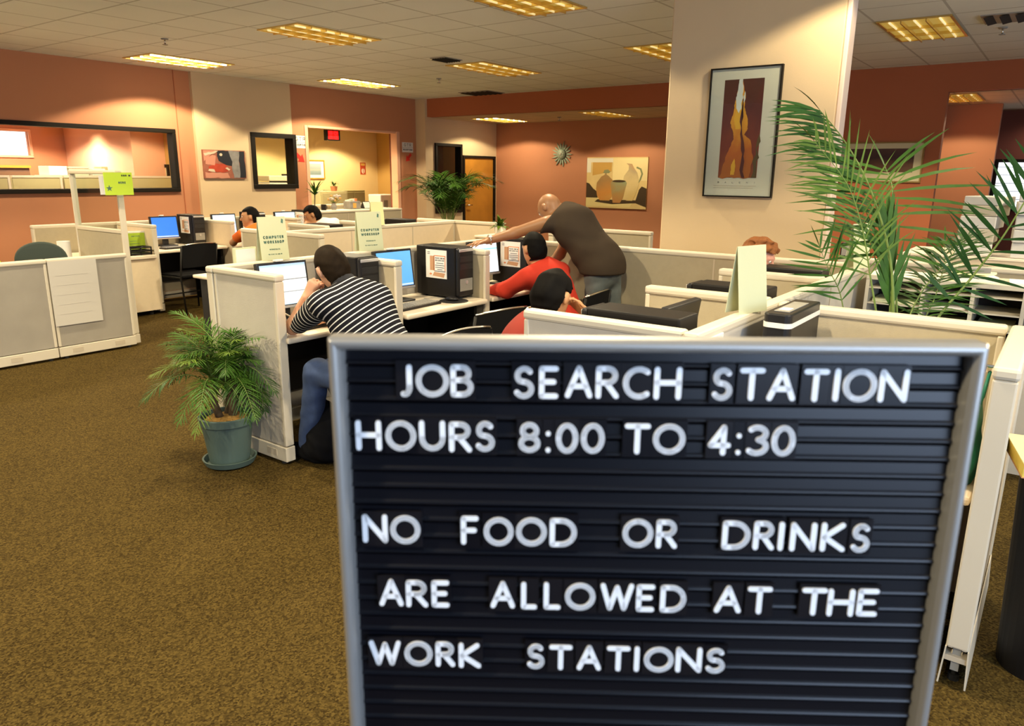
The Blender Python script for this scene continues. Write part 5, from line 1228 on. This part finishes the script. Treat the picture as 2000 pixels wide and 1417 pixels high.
t = thing('mug', 'dark mug on the left of the reception counter', 'mug', (8.82, 10.66, .99)); MB().lathe([(0, 0), (.045, 0), (.048, .10), (.042, .10), (.04, .01), (0, .01)], 18, cap=False).build('mug_body', 'case_black', t); MB().tube([(.046, 0, .08), (.075, 0, .07), (.075, 0, .035), (.046, 0, .025)], .006, 6).build('handle', 'case_black', t)
t = thing('brochure_box', 'grey box of brochures on the reception counter', 'box', (9.50, 10.68, .99)); MB().box(-.13, .13, -.09, .09, 0, .14).build('box_body', 'p_grey', t, bevel=.004); MB().box(-.06, .02, -.094, -.09, .02, .11).build('box_label', 'paint_panel', t)
for i, (x, c) in enumerate(((-.10, 'paper'), (-.05, 'paper_pale'), (.0, 'paper'), (.06, 'orange_ink'))): MB().box(x-.02, x+.02, -.05, .05, .13, .165+.008*i).build('brochure', c, t)
t = thing('desk_calendar', 'dark wedge-shaped desk calendar at the right of the brochures', 'calendar', (9.82, 10.66, .99)); MB().prism([(-.06, 0), (.06, 0), (0, .13)], -.09, .09, lambda a, b, d_: (d_, a, b)).build('calendar_stand', 'case_dark', t); MB().add([(-.08, -.058, .01), (.08, -.058, .01), (.08, -.006, .12), (-.08, -.006, .12)], [(0, 1, 2, 3)]).build('calendar_page', 'paper', t)
t = thing('file_cabinet', 'olive file cabinet below the seascape in the reception room', 'file cabinet', (10.47, 12.6, 0)); mat('cabinet_olive', (.44, .40, .22), .5)
MB().box(-.36, .36, -.30, .3, 0, 1.26).build('cabinet_body', 'cabinet_olive', t, bevel=.006)
for i in range(4): dr = MB().box(-.33, .33, -.315, -.30, .05+i*.30, .33+i*.30).build('drawer', 'cabinet_olive', t, bevel=.004); MB().tube([(-.07, -.315, .22+i*.3), (-.07, -.335, .22+i*.3), (.07, -.335, .22+i*.3), (.07, -.315, .22+i*.3)], .006, 6).build('drawer_handle', 'chrome', dr)
t = thing('steel_cabinet', 'darker olive cabinet next to the file cabinet in the reception room', 'file cabinet', (11.16, 12.8, 0)); mat('cabinet_dark', (.27, .23, .10), .5)
MB().box(-.32, .34, -.3, .3, 0, 1.27).build('cabinet_body', 'cabinet_dark', t, bevel=.006)
for i in range(2): dr = MB().box(-.30+.33*i, .0+.33*i, -.312, -.30, .05, 1.23).build('cabinet_door', 'cabinet_dark', t, bevel=.004)
t = thing('printer_stand', 'low stand under the white printer in the reception room', 'stand', (12.25, 12.75, 0)); MB().box(-.32, .32, -.25, .25, .80, .84).build('stand_top', 'laminate', t)
for q in (-1, 1):
    for s_ in (-1, 1): MB().box(q*.28-.02, q*.28+.02, s_*.21-.02, s_*.21+.02, 0, .80).build('leg', 'black_metal', t)
t = thing('printer', 'white printer with a dark slot in the reception room', 'printer', (12.22, 12.72, .84)); MB().box(-.24, .26, -.2, .2, 0, .33).build('printer_body', 'white_plastic', t, bevel=.02); MB().box(-.14, -.02, -.205, -.2, .02, .20).build('paper_slot', 'grey_plastic', t); MB().box(-.2, .0, -.36, -.2, .0, .02).build('paper_tray', 'pot_green', t)
t = thing('copier', 'cream photocopier seen through the small square window', 'copier', (9.62, 13.05, 0)); MB().box(-.34, .3, -.25, .3, 0, 1.44).build('copier_body', 'white_plastic', t, bevel=.02); MB().box(-.36, .32, -.27, .3, 1.46, 1.565).build('copier_lid', 'trim_dark', t, bevel=.012); MB().box(-.34, .3, -.255, -.24, 1.44, 1.46).build('lid_gap', 'rubber', t); MB().box(.1, .26, -.22, -.05, 1.565, 1.60).build('control_panel', 'case_black', t); MB().box(-.25, -.05, -.253, -.25, 1.36, 1.385).build('paper_slot', 'rubber', t)
t = thing('supply_cabinet', 'narrow olive cabinet right of the photocopier', 'cabinet', (10.02, 13.1, 0)); MB().box(-.07, .09, -.2, .3, 0, 1.56).build('cabinet_body', 'cabinet_olive', t, bevel=.005); MB().box(-.06, .08, -.21, -.2, .05, 1.5).build('cabinet_door', 'cabinet_olive', t)
# behind the long window
mat('screen_green', (.46, .42, .22), .9)
def lowscreen(x0, x1, y, z, label):
    t = thing('office_screen', label, 'partition', ((x0+x1)/2, y, 0)); L = (x1-x0)/2
    MB().box(-L, L, -.03, .03, .02, z-.03).build('fabric_panel', 'screen_green', t); MB().box(-L, L, -.035, .035, z-.03, z).build('top_cap', 'trim', t); MB().box(L-.03, L+.002, -.034, .034, .02, z-.03).build('end_post', 'trim', t); MB().box(-L, L, -.036, .036, 0, .02).build('base_strip', 'trim_dark', t)
lowscreen(2.4, 4.42, 12.0, 1.555, 'left greenish screen seen through the long window'); lowscreen(4.45, 5.10, 12.0, 1.555, 'middle greenish screen seen through the long window'); lowscreen(5.13, 6.86, 12.0, 1.555, 'right greenish screen below the boxes and the certificate, seen through the long window')
t = thing('overhead_shelf', 'shelf carrying the boxes behind the long window', 'shelf', (5.45, 12.3, 0)); MB().box(-.5, .48, -.2, .2, 1.53, 1.56).build('shelf_board', 'trim', t)
for q in (-.46, .44): MB().box(q-.02, q+.02, -.18, .18, 0, 1.53).build('shelf_side', 'trim', t)
def bxx(x, y, z, w, d_, h, label, m, rz=0, lid=True):
    t = thing('storage_box', label, 'box', (x, y, z), R(rz)); MB().box(-w/2, w/2, -d_/2, d_/2, 0, h).build('box_body', m, t, bevel=.004)
    if lid: MB().box(-w/2-.008, w/2+.008, -d_/2-.008, d_/2+.008, h, h+.025).build('lid', 'trim', t, bevel=.004)
bxx(5.13, 12.3, 1.56, .26, .3, .13, 'open white box at the left of the boxes behind the long window', 'paper', 4, False); bxx(5.44, 12.3, 1.56, .28, .3, .10, 'cream lidded box in the middle of the boxes behind the long window', 'trim', -3)
bxx(5.70, 12.26, 1.56, .2, .28, .10, 'white box beside the olive folder behind the long window', 'paper', 5, False); bxx(5.86, 12.36, 1.56, .1, .24, .13, 'olive folder box at the right of the boxes behind the long window', 'cabinet_olive', 0, False)
t = thing('dark_credenza', 'dark brown furniture behind the long window', 'cabinet', (4.3, 14.1, 0)); mat('dark_brown', (.10, .05, .03), .7); MB().box(-1.6, 1.1, -.3, .3, 0, 1.66).build('carcass', 'dark_brown', t); MB().box(-1.62, 1.12, -.32, .3, 1.66, 1.70).build('top_board', 'wood', t)  # body in one even dark brown
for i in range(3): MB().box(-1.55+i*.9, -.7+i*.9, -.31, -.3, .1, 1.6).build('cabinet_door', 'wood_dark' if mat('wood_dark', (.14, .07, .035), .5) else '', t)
# left desk items
t = thing('neon_paper_stack', 'stack of neon green paper on the desk at the left edge', 'paper stack', (2.56, 7.9, .74), R(6)); MB().box(-.36, .13, -.12, .12, 0, .085).build('sheets', 'neon', t); MB().box(-.34, .11, -.1, .1, .085, .09).build('top_sheet', 'neon', t)
t = thing('paper_roll', 'white paper roll beside the swivel chair', 'paper roll', (3.35, 8.02, .74)); MB().lathe([(.012, 0), (.06, 0), (.06, .21), (.012, .21)], 24).build('roll', 'paper', t, smooth=False); 
t = thing('tape_dispenser', 'small dispenser left of the white paper roll', 'dispenser', (3.21, 7.99, .74)); MB().box(-.05, .04, -.03, .03, 0, .11).build('dispenser_body', 'white_plastic', t, bevel=.01); MB().lathe([(.01, -.012), (.035, -.012), (.035, .012), (.01, .012)], 16).build('tape_reel', 'grey_plastic', t).matrix_local = Matrix.Translation((0, 0, .135)) @ Matrix.Rotation(R(90), 4, 'X')
t = thing('brochure_binder', 'open white binder with lime green pages on the cabinet ledge', 'binder', (4.30, 8.74, .70), R(-4)); mat('lime', (.42, .60, .04), .7)
MB().box(-.30, .0, -.012, .012, 0, .255).box(.0, .27, -.012, .012, 0, .255).build('binder_cover', 'white_plastic', t, bevel=.004); MB().box(-.28, -.03, -.016, -.012, .02, .235).box(.03, .235, -.016, -.012, .02, .235).build('lime_page', 'lime', t)
mb = MB(); fr_ = lambda a, b, d_: (a, -.016-d_, b); text(mb, 'NOTICE', .13, .19, .016, .002, fr_, 0, .0005, 'ink_green', width=.09)
for i in range(3): mb.prism([(.06, .08+i*.03), (.2-.03*i, .08+i*.03), (.2-.03*i, .084+i*.03), (.06, .084+i*.03)], 0, .0005, fr_, 'ink_green')
mb.build('printed_text', None, t)
t = thing('desk_tray', 'black wire tray on the cabinet ledge in front of the binder', 'tray', (4.36, 8.56, .70)); mb = MB()
for k, z in enumerate((.012, .045, .085)):
    mb.tube([(-.12, -.07, z), (.12, -.07, z), (.12, .09, z), (-.12, .09, z), (-.12, -.07, z)], .009, 6)
for x in (-.12, 0, .12): mb.tube([(x, -.07, .0), (x, -.07, .09)], .009, 6)
mb.build('wire_frame', 'black_metal', t, smooth=True); MB().box(-.11, .11, -.06, .08, .008, .02).build('tray_base', 'case_black', t)
# ================================================================ RIGHT SIDE
mat('sorter_white', (.62, .57, .45), .45); mat('sorter_dark', (.03, .022, .018), .7)
t = thing('mail_sorter', 'cream mail sorter with dark pigeonholes behind the big palm', 'mail sorter', (4.9, .42, 0)); Y0, Y1 = -.62, .52
MB().box(0, .34, Y0, Y1, 1.045, 1.075).build('top_board', 'sorter_white', t, bevel=.004)
for k, y in enumerate((Y0+.012, -.29+.0, -.045, .205, Y1-.012)): MB().box(0, .33, y-.010, y+.010, .62, 1.045).build('upright', 'sorter_white', t)
for k in range(5): MB().box(.004, .33, Y0+.02, Y1-.02, .62+k*.0935, .628+k*.0935).build('shelf', 'sorter_white', t)
MB().box(.325, .34, Y0, Y1, .62, 1.045).build('back_board', 'sorter_dark', t); MB().box(0.02, .34, Y0, Y1, 0, .62).build('cabinet_base', 'trim', t)
random.seed(9); mb = MB()
for k in range(3):
    for (a, b) in ((-.28, -.06), (-.035, .19), (.22, .5)):
        if random.random() < .75: mb.box(.05, .28, a+.02, b-.02, .628+(k+1)*.0935, .628+(k+1)*.0935+random.uniform(.006, .03), random.choice(('paper', 'p_grey', 'paper_pale')))
mb.build('papers', None, t)
def sheet(x, y, z, w, d_, h, rz, m, label): 
    t = thing('paper_sheets', label, 'papers', (x, y, z), R(rz)); MB().box(-w/2, w/2, -d_/2, d_/2, 0, h).build('sheets', m, t)
sheet(5.03, .07, 1.075, .22, .30, .012, 4, 'paper', 'flat white papers on the right end of the mail sorter'); sheet(5.05, .40, 1.075, .22, .20, .03, 20, 'paper', 'loose white papers at the left end of the mail sorter'); sheet(5.05, .40, 1.105, .2, .18, .012, -12, 'paper_yellow', 'yellow papers lying on the loose white papers')
sheet(5.05, .40, 1.117, .12, .12, .03, 35, 'p_grey', 'grey booklet on top of the papers on the mail sorter')
t = thing('supply_shelf', 'low cabinet carrying the tall paper stacks at right', 'cabinet', (6.15, .2, 0)); MB().box(-.3, .3, -.75, .7, 0, 1.12).build('carcass', 'fabric_light', t); MB().box(-.31, .31, -.76, .71, 1.12, 1.14).build('top_board', 'laminate', t, bevel=.004); MB().box(-.306, -.3, -.7, -.03, .06, 1.08).build('cabinet_door', 'trim', t); MB().box(-.306, -.3, .0, .66, .06, 1.08).build('cabinet_door', 'trim', t)
mat('ream_paper', (.62, .60, .55), .8, noise=.06, nscale=30); mat('ream_edge', (.52, .46, .35), .8)
z = 1.14
for k, hh in enumerate((.085, .095, .08, .07, .06)):
    tt = thing('paper_ream', ('bottom ream', 'second ream from the bottom', 'middle ream', 'second ream from the top', 'top ream')[k]+' of the left leaning paper stack on the supply cabinet', 'paper ream', (6.0+.006*k, .50-.012*k, z), R(4-5*k), 'reams in the left paper stack'); MB().box(-.14, .14, -.105, .105, .002, hh).build('ream_block', 'ream_edge' if k % 2 else 'ream_paper', tt, bevel=.006); MB().box(-.12, .12, -.09, .09, 0, .002).build('wrapper', 'ream_paper', tt); z += hh
z = 1.14
for k, hh in enumerate((.10, .085, .09, .085, .07)):
    tt = thing('paper_ream', ('bottom ream', 'second ream from the bottom', 'middle ream', 'second ream from the top', 'top ream')[k]+' of the right white paper stack, cut by the picture edge', 'paper ream', (6.0-.005*k, .17+.008*(k % 2), z), R(2+3*(k % 2)), 'reams in the right paper stack'); MB().box(-.14, .14, -.115, .115, .002, hh).build('ream_block', 'ream_paper', tt, bevel=.006); MB().box(-.12, .12, -.09, .09, 0, .002).build('wrapper', 'ream_paper', tt); z += hh
t = thing('desk_speaker', 'small dark speaker on the partition at the foot of the column', 'speaker', (5.75, 1.26, 1.09)); MB().box(-.04, .04, -.05, .03, 0, .10).build('speaker_box', 'case_black', t, bevel=.006); MB().box(-.043, -.04, -.04, .02, .012, .085).build('grille', 'grey_plastic', t)
# inside the right cubicle
t = thing('side_shelf', 'cream shelf inside the right cubicle seen beside the letter board', 'shelf', (3.02, .26, 0)); MB().box(-.33, .3, -.14, .14, .60, .635).build('shelf_board', 'laminate', t, bevel=.012); MB().box(-.31, -.28, -.12, .12, 0, .60).build('shelf_side', 'laminate', t); MB().box(.25, .28, -.12, .12, 0, .60).build('shelf_side', 'laminate', t); MB().tube([(-.33, -.06, .6), (-.345, -.06, .55), (-.33, -.04, .47), (-.30, -.02, .45)], .02, 8).build('bracket', 'trim', t, smooth=True)
for k, (x, h_, c, l) in enumerate(((2.82, .20, 'brown_ink', 'brown booklet, nearest on the cubicle shelf'), (2.90, .30, 'paper', 'white booklet second on the cubicle shelf'), (2.98, .26, 'case_black', 'black folder in the middle of the cubicle shelf'), (3.06, .34, 'sign_red', 'dark red folder on the cubicle shelf'), (3.14, .38, 'paper_yellow', 'yellow-edged booklet at the back of the cubicle shelf'))):
    tt = thing('booklet', l, 'booklet', (x, .235, .635), R(8-3*k), 'booklets on the cubicle shelf'); MB().box(-.022, .022, -.02, .12, 0, h_).build('cover', c, tt, bevel=.003); MB().box(-.017, .017, -.023, -.02, .01, h_-.01).build('page_edges', 'paper', tt)
mat('green_bag', (.01, .16, .10), .5)
s_ = Solid((2.58, .10, .55), (3.1, .36, 1.06), .01); s_.ell((2.86, .165, .78), (.12, .035, .16), None, 0); s_.ell((2.85, .17, .70), (.10, .04, .09), None, .05); s_.ripple(.004, 60, 8)
t = thing('green_bag', 'dark green bag hanging inside the tall end partition', 'bag', (2.86, .165, .0)); o = s_.mesh('bag_body', 'green_bag', t); o.data.transform(Matrix.Translation((-2.86, -.165, 0))); MB().tube([(-.05, -.02, .92), (0, -.03, 1.02), (.05, -.02, .92)], .006, 6).build('bag_strap', 'green_bag', t, smooth=True); MB().tube([(0, -.055, 1.04), (0, -.02, 1.04), (0, -.018, 1.02)], .006, 6).build('hook', 'chrome', t)
# outside right: black bin with phone book
t = thing('waste_bin', 'tall black round bin at the lower right edge', 'bin', (2.90, -.15, 0)); MB().lathe([(0, .0), (.125, .0), (.155, .70), (.165, .70), (.165, .72), (.145, .72), (.115, .02), (0, .02)], 36, cap=False).build('bin_body', 'case_black', t, smooth=False); MB().lathe([(.168, .71), (.168, .74), (.10, .755), (0, .757)], 32, cap=False).build('bin_lid', 'rubber', t)
t = thing('phone_book', 'thick yellow phone book on the black bin', 'book', (2.80, -.08, .757), R(12)); MB().box(-.15, .15, -.11, .11, .003, .045).build('pages', 'yellow_pages' if mat('yellow_pages', (.75, .60, .12), .8, noise=.2, nscale=60) else '', t); MB().box(-.152, .152, -.112, .112, .045, .048).build('front_cover', 'paper_yellow', t); MB().box(-.152, .152, -.112, .112, 0, .003).build('back_cover', 'brown_ink', t)
mb = MB()
for i in range(5): mb.box(-.11, .08-.02*i, -.08+i*.035, -.07+i*.035, .048, .0486)
mb.build('cover_lines', 'brown_ink', t)
t = thing('purple_folder', 'purple-edged papers on the floor beside the black bin', 'papers', (3.55, -.22, 0), R(20)); MB().box(-.15, .15, -.11, .11, 0, .02).build('sheets', 'paper', t); MB().box(-.16, .16, -.12, .12, .02, .03).build('cover', 'purple' if mat('purple', (.05, .03, .14), .5) else '', t)
# backpack under the first station
t = thing('backpack', 'black backpack on the floor at the feet of the striped-shirt man', 'backpack', (2.66, 3.32, 0))
s_ = Solid((-.28, -.26, -.06), (.3, .26, .55), .012); s_.ell((0, 0, .17), (.12, .14, .19), None, 0); s_.ell((.0, .0, .10), (.13, .145, .11), None, .06); s_.ell((-.06, -.06, .15), (.08, .09, .11), None, .03); s_.ripple(.004, 55, 4); s_.cut((0, 0, -1), -.003)
s_.mesh('pack_body', 'cloth_black', t); MB().tube([(.05, -.1, .33), (.02, -.17, .25), (.0, -.16, .08)], .014, 6).build('shoulder_strap', 'case_black', t, smooth=True); MB().tube([(-.03, 0, .35), (0, 0, .40), (.03, 0, .35)], .009, 6).build('grab_handle', 'case_black', t, smooth=True); MB().box(-.135, -.125, -.03, -.012, .22, .255).build('white_tag', 'paper', t)

# ================================================================ PEOPLE
person('person', 'seated man in black and white striped polo leaning his cheek on his fist', dict(pelvis=(2.70, 2.71, .56), neck=(2.655, 3.06, 1.045), head=(2.645, 3.16, 1.15), hf=V3(.30, .88, -.36), hu=V3(-.16, .30, .92),
    shL=(2.475, 3.03, .985), shR=(2.775, 2.93, .985), elL=(2.575, 3.43, .795), wrL=(2.580, 3.30, .975), elR=(2.95, 3.20, .80), wrR=(2.86, 3.44, .79),
    hLf=V3(.32, -.38, .87), hLn=V3(.75, -.6, -.1), hLl=V3(.2, -.9, -.2), hRf=V3(-.2, 1, 0), hRn=V3(0, 0, -1), hRl=V3(-1, -.2, 0), curlL=80, curlR=12, thumbL=.3,
    hipdir=V3(1, .1, 0), knL=(2.56, 3.22, .57), knR=(2.70, 3.26, .54), anL=(2.58, 3.36, .10), anR=(2.80, 3.10, .10), toed=(0, 1), girth=1.12, stilt=-.13, cuff=.78), .0085, 'skin_light', 'hair_brown', 'shirt_striped', 'denim', collar='dark_cloth')
person('person', 'seated man in red long-sleeved top with short dark hair', dict(pelvis=(4.63, 2.86, .55), neck=(4.585, 3.10, 1.0), head=(4.555, 3.16, 1.115), hf=V3(.40, .88, -.25), hu=V3(.08, .24, .97),
    shL=(4.41, 3.10, .925), shR=(4.765, 3.05, .935), elL=(4.42, 3.31, .80), wrL=(4.47, 3.53, .79), elR=(4.92, 3.2, .80), wrR=(4.78, 3.50, .79),
    hLf=V3(.3, .95, 0), hLn=V3(0, 0, -1), hLl=V3(1, -.3, 0), hRf=V3(-.25, 1, 0), hRn=V3(0, 0, -1), hRl=V3(-1, -.2, 0), curlL=16, curlR=16,
    hipdir=V3(1, 0, 0), knL=(4.54, 3.30, .55), knR=(4.76, 3.30, .55), anL=(4.54, 3.28, .10), anR=(4.78, 3.28, .10), toed=(0, 1)), .010, 'skin_tan', 'hair_black', 'shirt_red', 'denim_grey', sleeve='long')
person('person', 'bald man in dark brown T-shirt and jeans bending over with his arm stretched out', dict(pelvis=(4.965, 2.80, .935), neck=(4.90, 3.13, 1.385), head=(4.85, 3.225, 1.40), hf=V3(.10, .72, -.68), hu=V3(.08, .68, .72),
    shL=(4.73, 3.17, 1.285), shR=(5.06, 3.10, 1.295), elL=(4.645, 3.40, 1.205), wrL=(4.455, 3.52, 1.150), elR=(5.07, 3.26, 1.02), wrR=(4.99, 3.43, .80),
    hLf=V3(-.90, .22, -.12), hLn=V3(-.1, 0, -1), hLl=V3(.2, .95, 0), hRf=V3(-.3, .9, -.2), hRn=V3(0, 0, -1), hRl=V3(-.9, -.3, 0), curlL=8, curlR=15, spreadL=.8, thumbL=.1,
    hipdir=V3(1, -.1, 0), knL=(4.87, 2.80, .50), knR=(5.06, 2.76, .50), anL=(4.87, 2.68, .10), anR=(5.08, 2.66, .10), toed=(-.1, 1), girth=1.10, waist=.10, cuff=.62, hang=.02), .0095, 'skin_mid', None, 'shirt_brown', 'denim_grey', shirt_hem=.07, wr_amp=.005)
person('person', 'man with thick black hair behind the front divider holding his forehead', dict(pelvis=(3.02, 2.28, .52), neck=(2.95, 2.03, .945), head=(3.0, 1.965, 1.075), hf=V3(.88, .06, -.46), hu=V3(.44, .0, .90),
    shL=(3.14, 2.10, .82), shR=(2.82, 2.04, .80), elL=(3.16, 1.76, .80), wrL=(3.12, 1.835, .965), elR=(2.72, 1.88, .80), wrR=(2.86, 1.62, .79),
    hLf=V3(-.42, .52, .74), hLn=V3(-.75, .1, -.5), hLl=V3(-.35, -.75, .3), hRf=V3(.2, -1, 0), hRn=V3(0, 0, -1), hRl=V3(1, .2, 0), curlL=30, curlR=14,
    hipdir=V3(-1, 0, 0), knL=(3.10, 1.82, .56), knR=(2.90, 1.82, .56), anL=(3.10, 1.84, .10), anR=(2.90, 1.84, .10), toed=(0, -1)), .009, 'skin_tan', 'hair_black', 'shirt_rust', 'dark_cloth', hair='thick', collar='shirt_white', hscale=1.06)
person('person', 'woman with curly auburn hair looking down behind the third divider', dict(pelvis=(4.85, 1.93, .54), neck=(4.85, 1.69, 1.0), head=(4.85, 1.585, 1.14), hf=V3(.05, -.93, -.35), hu=V3(0, -.30, .95),
    shL=(5.02, 1.71, .93), shR=(4.68, 1.71, .93), elL=(5.06, 1.5, .80), wrL=(4.94, 1.3, .79), elR=(4.64, 1.62, .80), wrR=(4.74, 1.56, .79),
    hLf=V3(-.2, -1, 0), hLn=V3(0, 0, -1), hLl=V3(-1, .2, 0), hRf=V3(.6, -.8, 0), hRn=V3(0, 0, -1), hRl=V3(1, .5, 0), curlL=15, curlR=15,
    hipdir=V3(-1, 0, 0), knL=(4.95, 1.50, .56), knR=(4.75, 1.50, .56), anL=(4.95, 1.50, .10), anR=(4.75, 1.50, .10), toed=(0, -1), girth=.92), .011, 'skin_pink', 'hair_auburn', 'shirt_rust', 'dark_cloth', hair='curly', hscale=.97)
person('person', 'man in bright orange T-shirt seen in profile at the rear row', dict(pelvis=(5.6, 7.74, .54), neck=(5.52, 7.94, .995), head=(5.485, 7.995, 1.115), hf=V3(-.72, .68, -.08), hu=V3(-.05, .08, .99),
    shL=(5.36, 8.0, .92), shR=(5.70, 7.90, .92), elL=(5.40, 8.26, .79), wrL=(5.64, 8.62, .765), elR=(5.82, 8.18, .78), wrR=(5.80, 8.62, .765),
    hLf=V3(.2, 1, 0), hLn=V3(0, 0, -1), hLl=V3(1, -.2, 0), hRf=V3(0, 1, 0), hRn=V3(0, 0, -1), hRl=V3(-1, 0, 0), curlL=15, curlR=15,
    hipdir=V3(1, 0, 0), knL=(5.5, 8.16, .55), knR=(5.7, 8.16, .55), anL=(5.5, 8.18, .10), anR=(5.7, 8.18, .10), toed=(0, 1), cuff=.45), .011, 'skin_tan', 'hair_black', 'shirt_orange', 'dark_cloth')
person('person', 'man in white T-shirt with head bowed at the rear row', dict(pelvis=(6.56, 7.70, .54), neck=(6.47, 7.90, 1.01), head=(6.375, 7.95, 1.11), hf=V3(-.68, .62, -.40), hu=V3(-.30, .26, .91),
    shL=(6.32, 7.98, .965), shR=(6.68, 7.86, .985), elL=(6.28, 8.2, .78), wrL=(6.66, 8.64, .765), elR=(6.80, 8.14, .78), wrR=(6.80, 8.62, .765),
    hLf=V3(.2, 1, 0), hLn=V3(0, 0, -1), hLl=V3(1, -.2, 0), hRf=V3(0, 1, 0), hRn=V3(0, 0, -1), hRl=V3(-1, 0, 0), curlL=15, curlR=15,
    hipdir=V3(1, 0, 0), knL=(6.46, 8.12, .55), knR=(6.66, 8.12, .55), anL=(6.46, 8.14, .10), anR=(6.66, 8.14, .10), toed=(0, 1)), .011, 'skin_tan', 'hair_black', 'shirt_white', 'dark_cloth', hair='thick')
# wrist watch of the bending man
wt = thing('wrist_watch', 'pale metal watch on the wrist of the bending man', 'watch', (4.475, 3.513, 1.155)); d_ = Vector((-.190, .12, -.055)).normalized()
mb = MB(); a_ = d_.orthogonal().normalized(); b_ = d_.cross(a_)
mb.tube([(a_*math.cos(q*.3927)+b_*math.sin(q*.3927))*.036 for q in range(17)], .006, 6); mb.build('watch_band', 'chrome', wt, smooth=True)
MB().ball((-.012, -.018, .026), .016, .016, .010, 12).build('watch_face', 'white_plastic', wt, smooth=True)
bpy.context.view_layer.update()
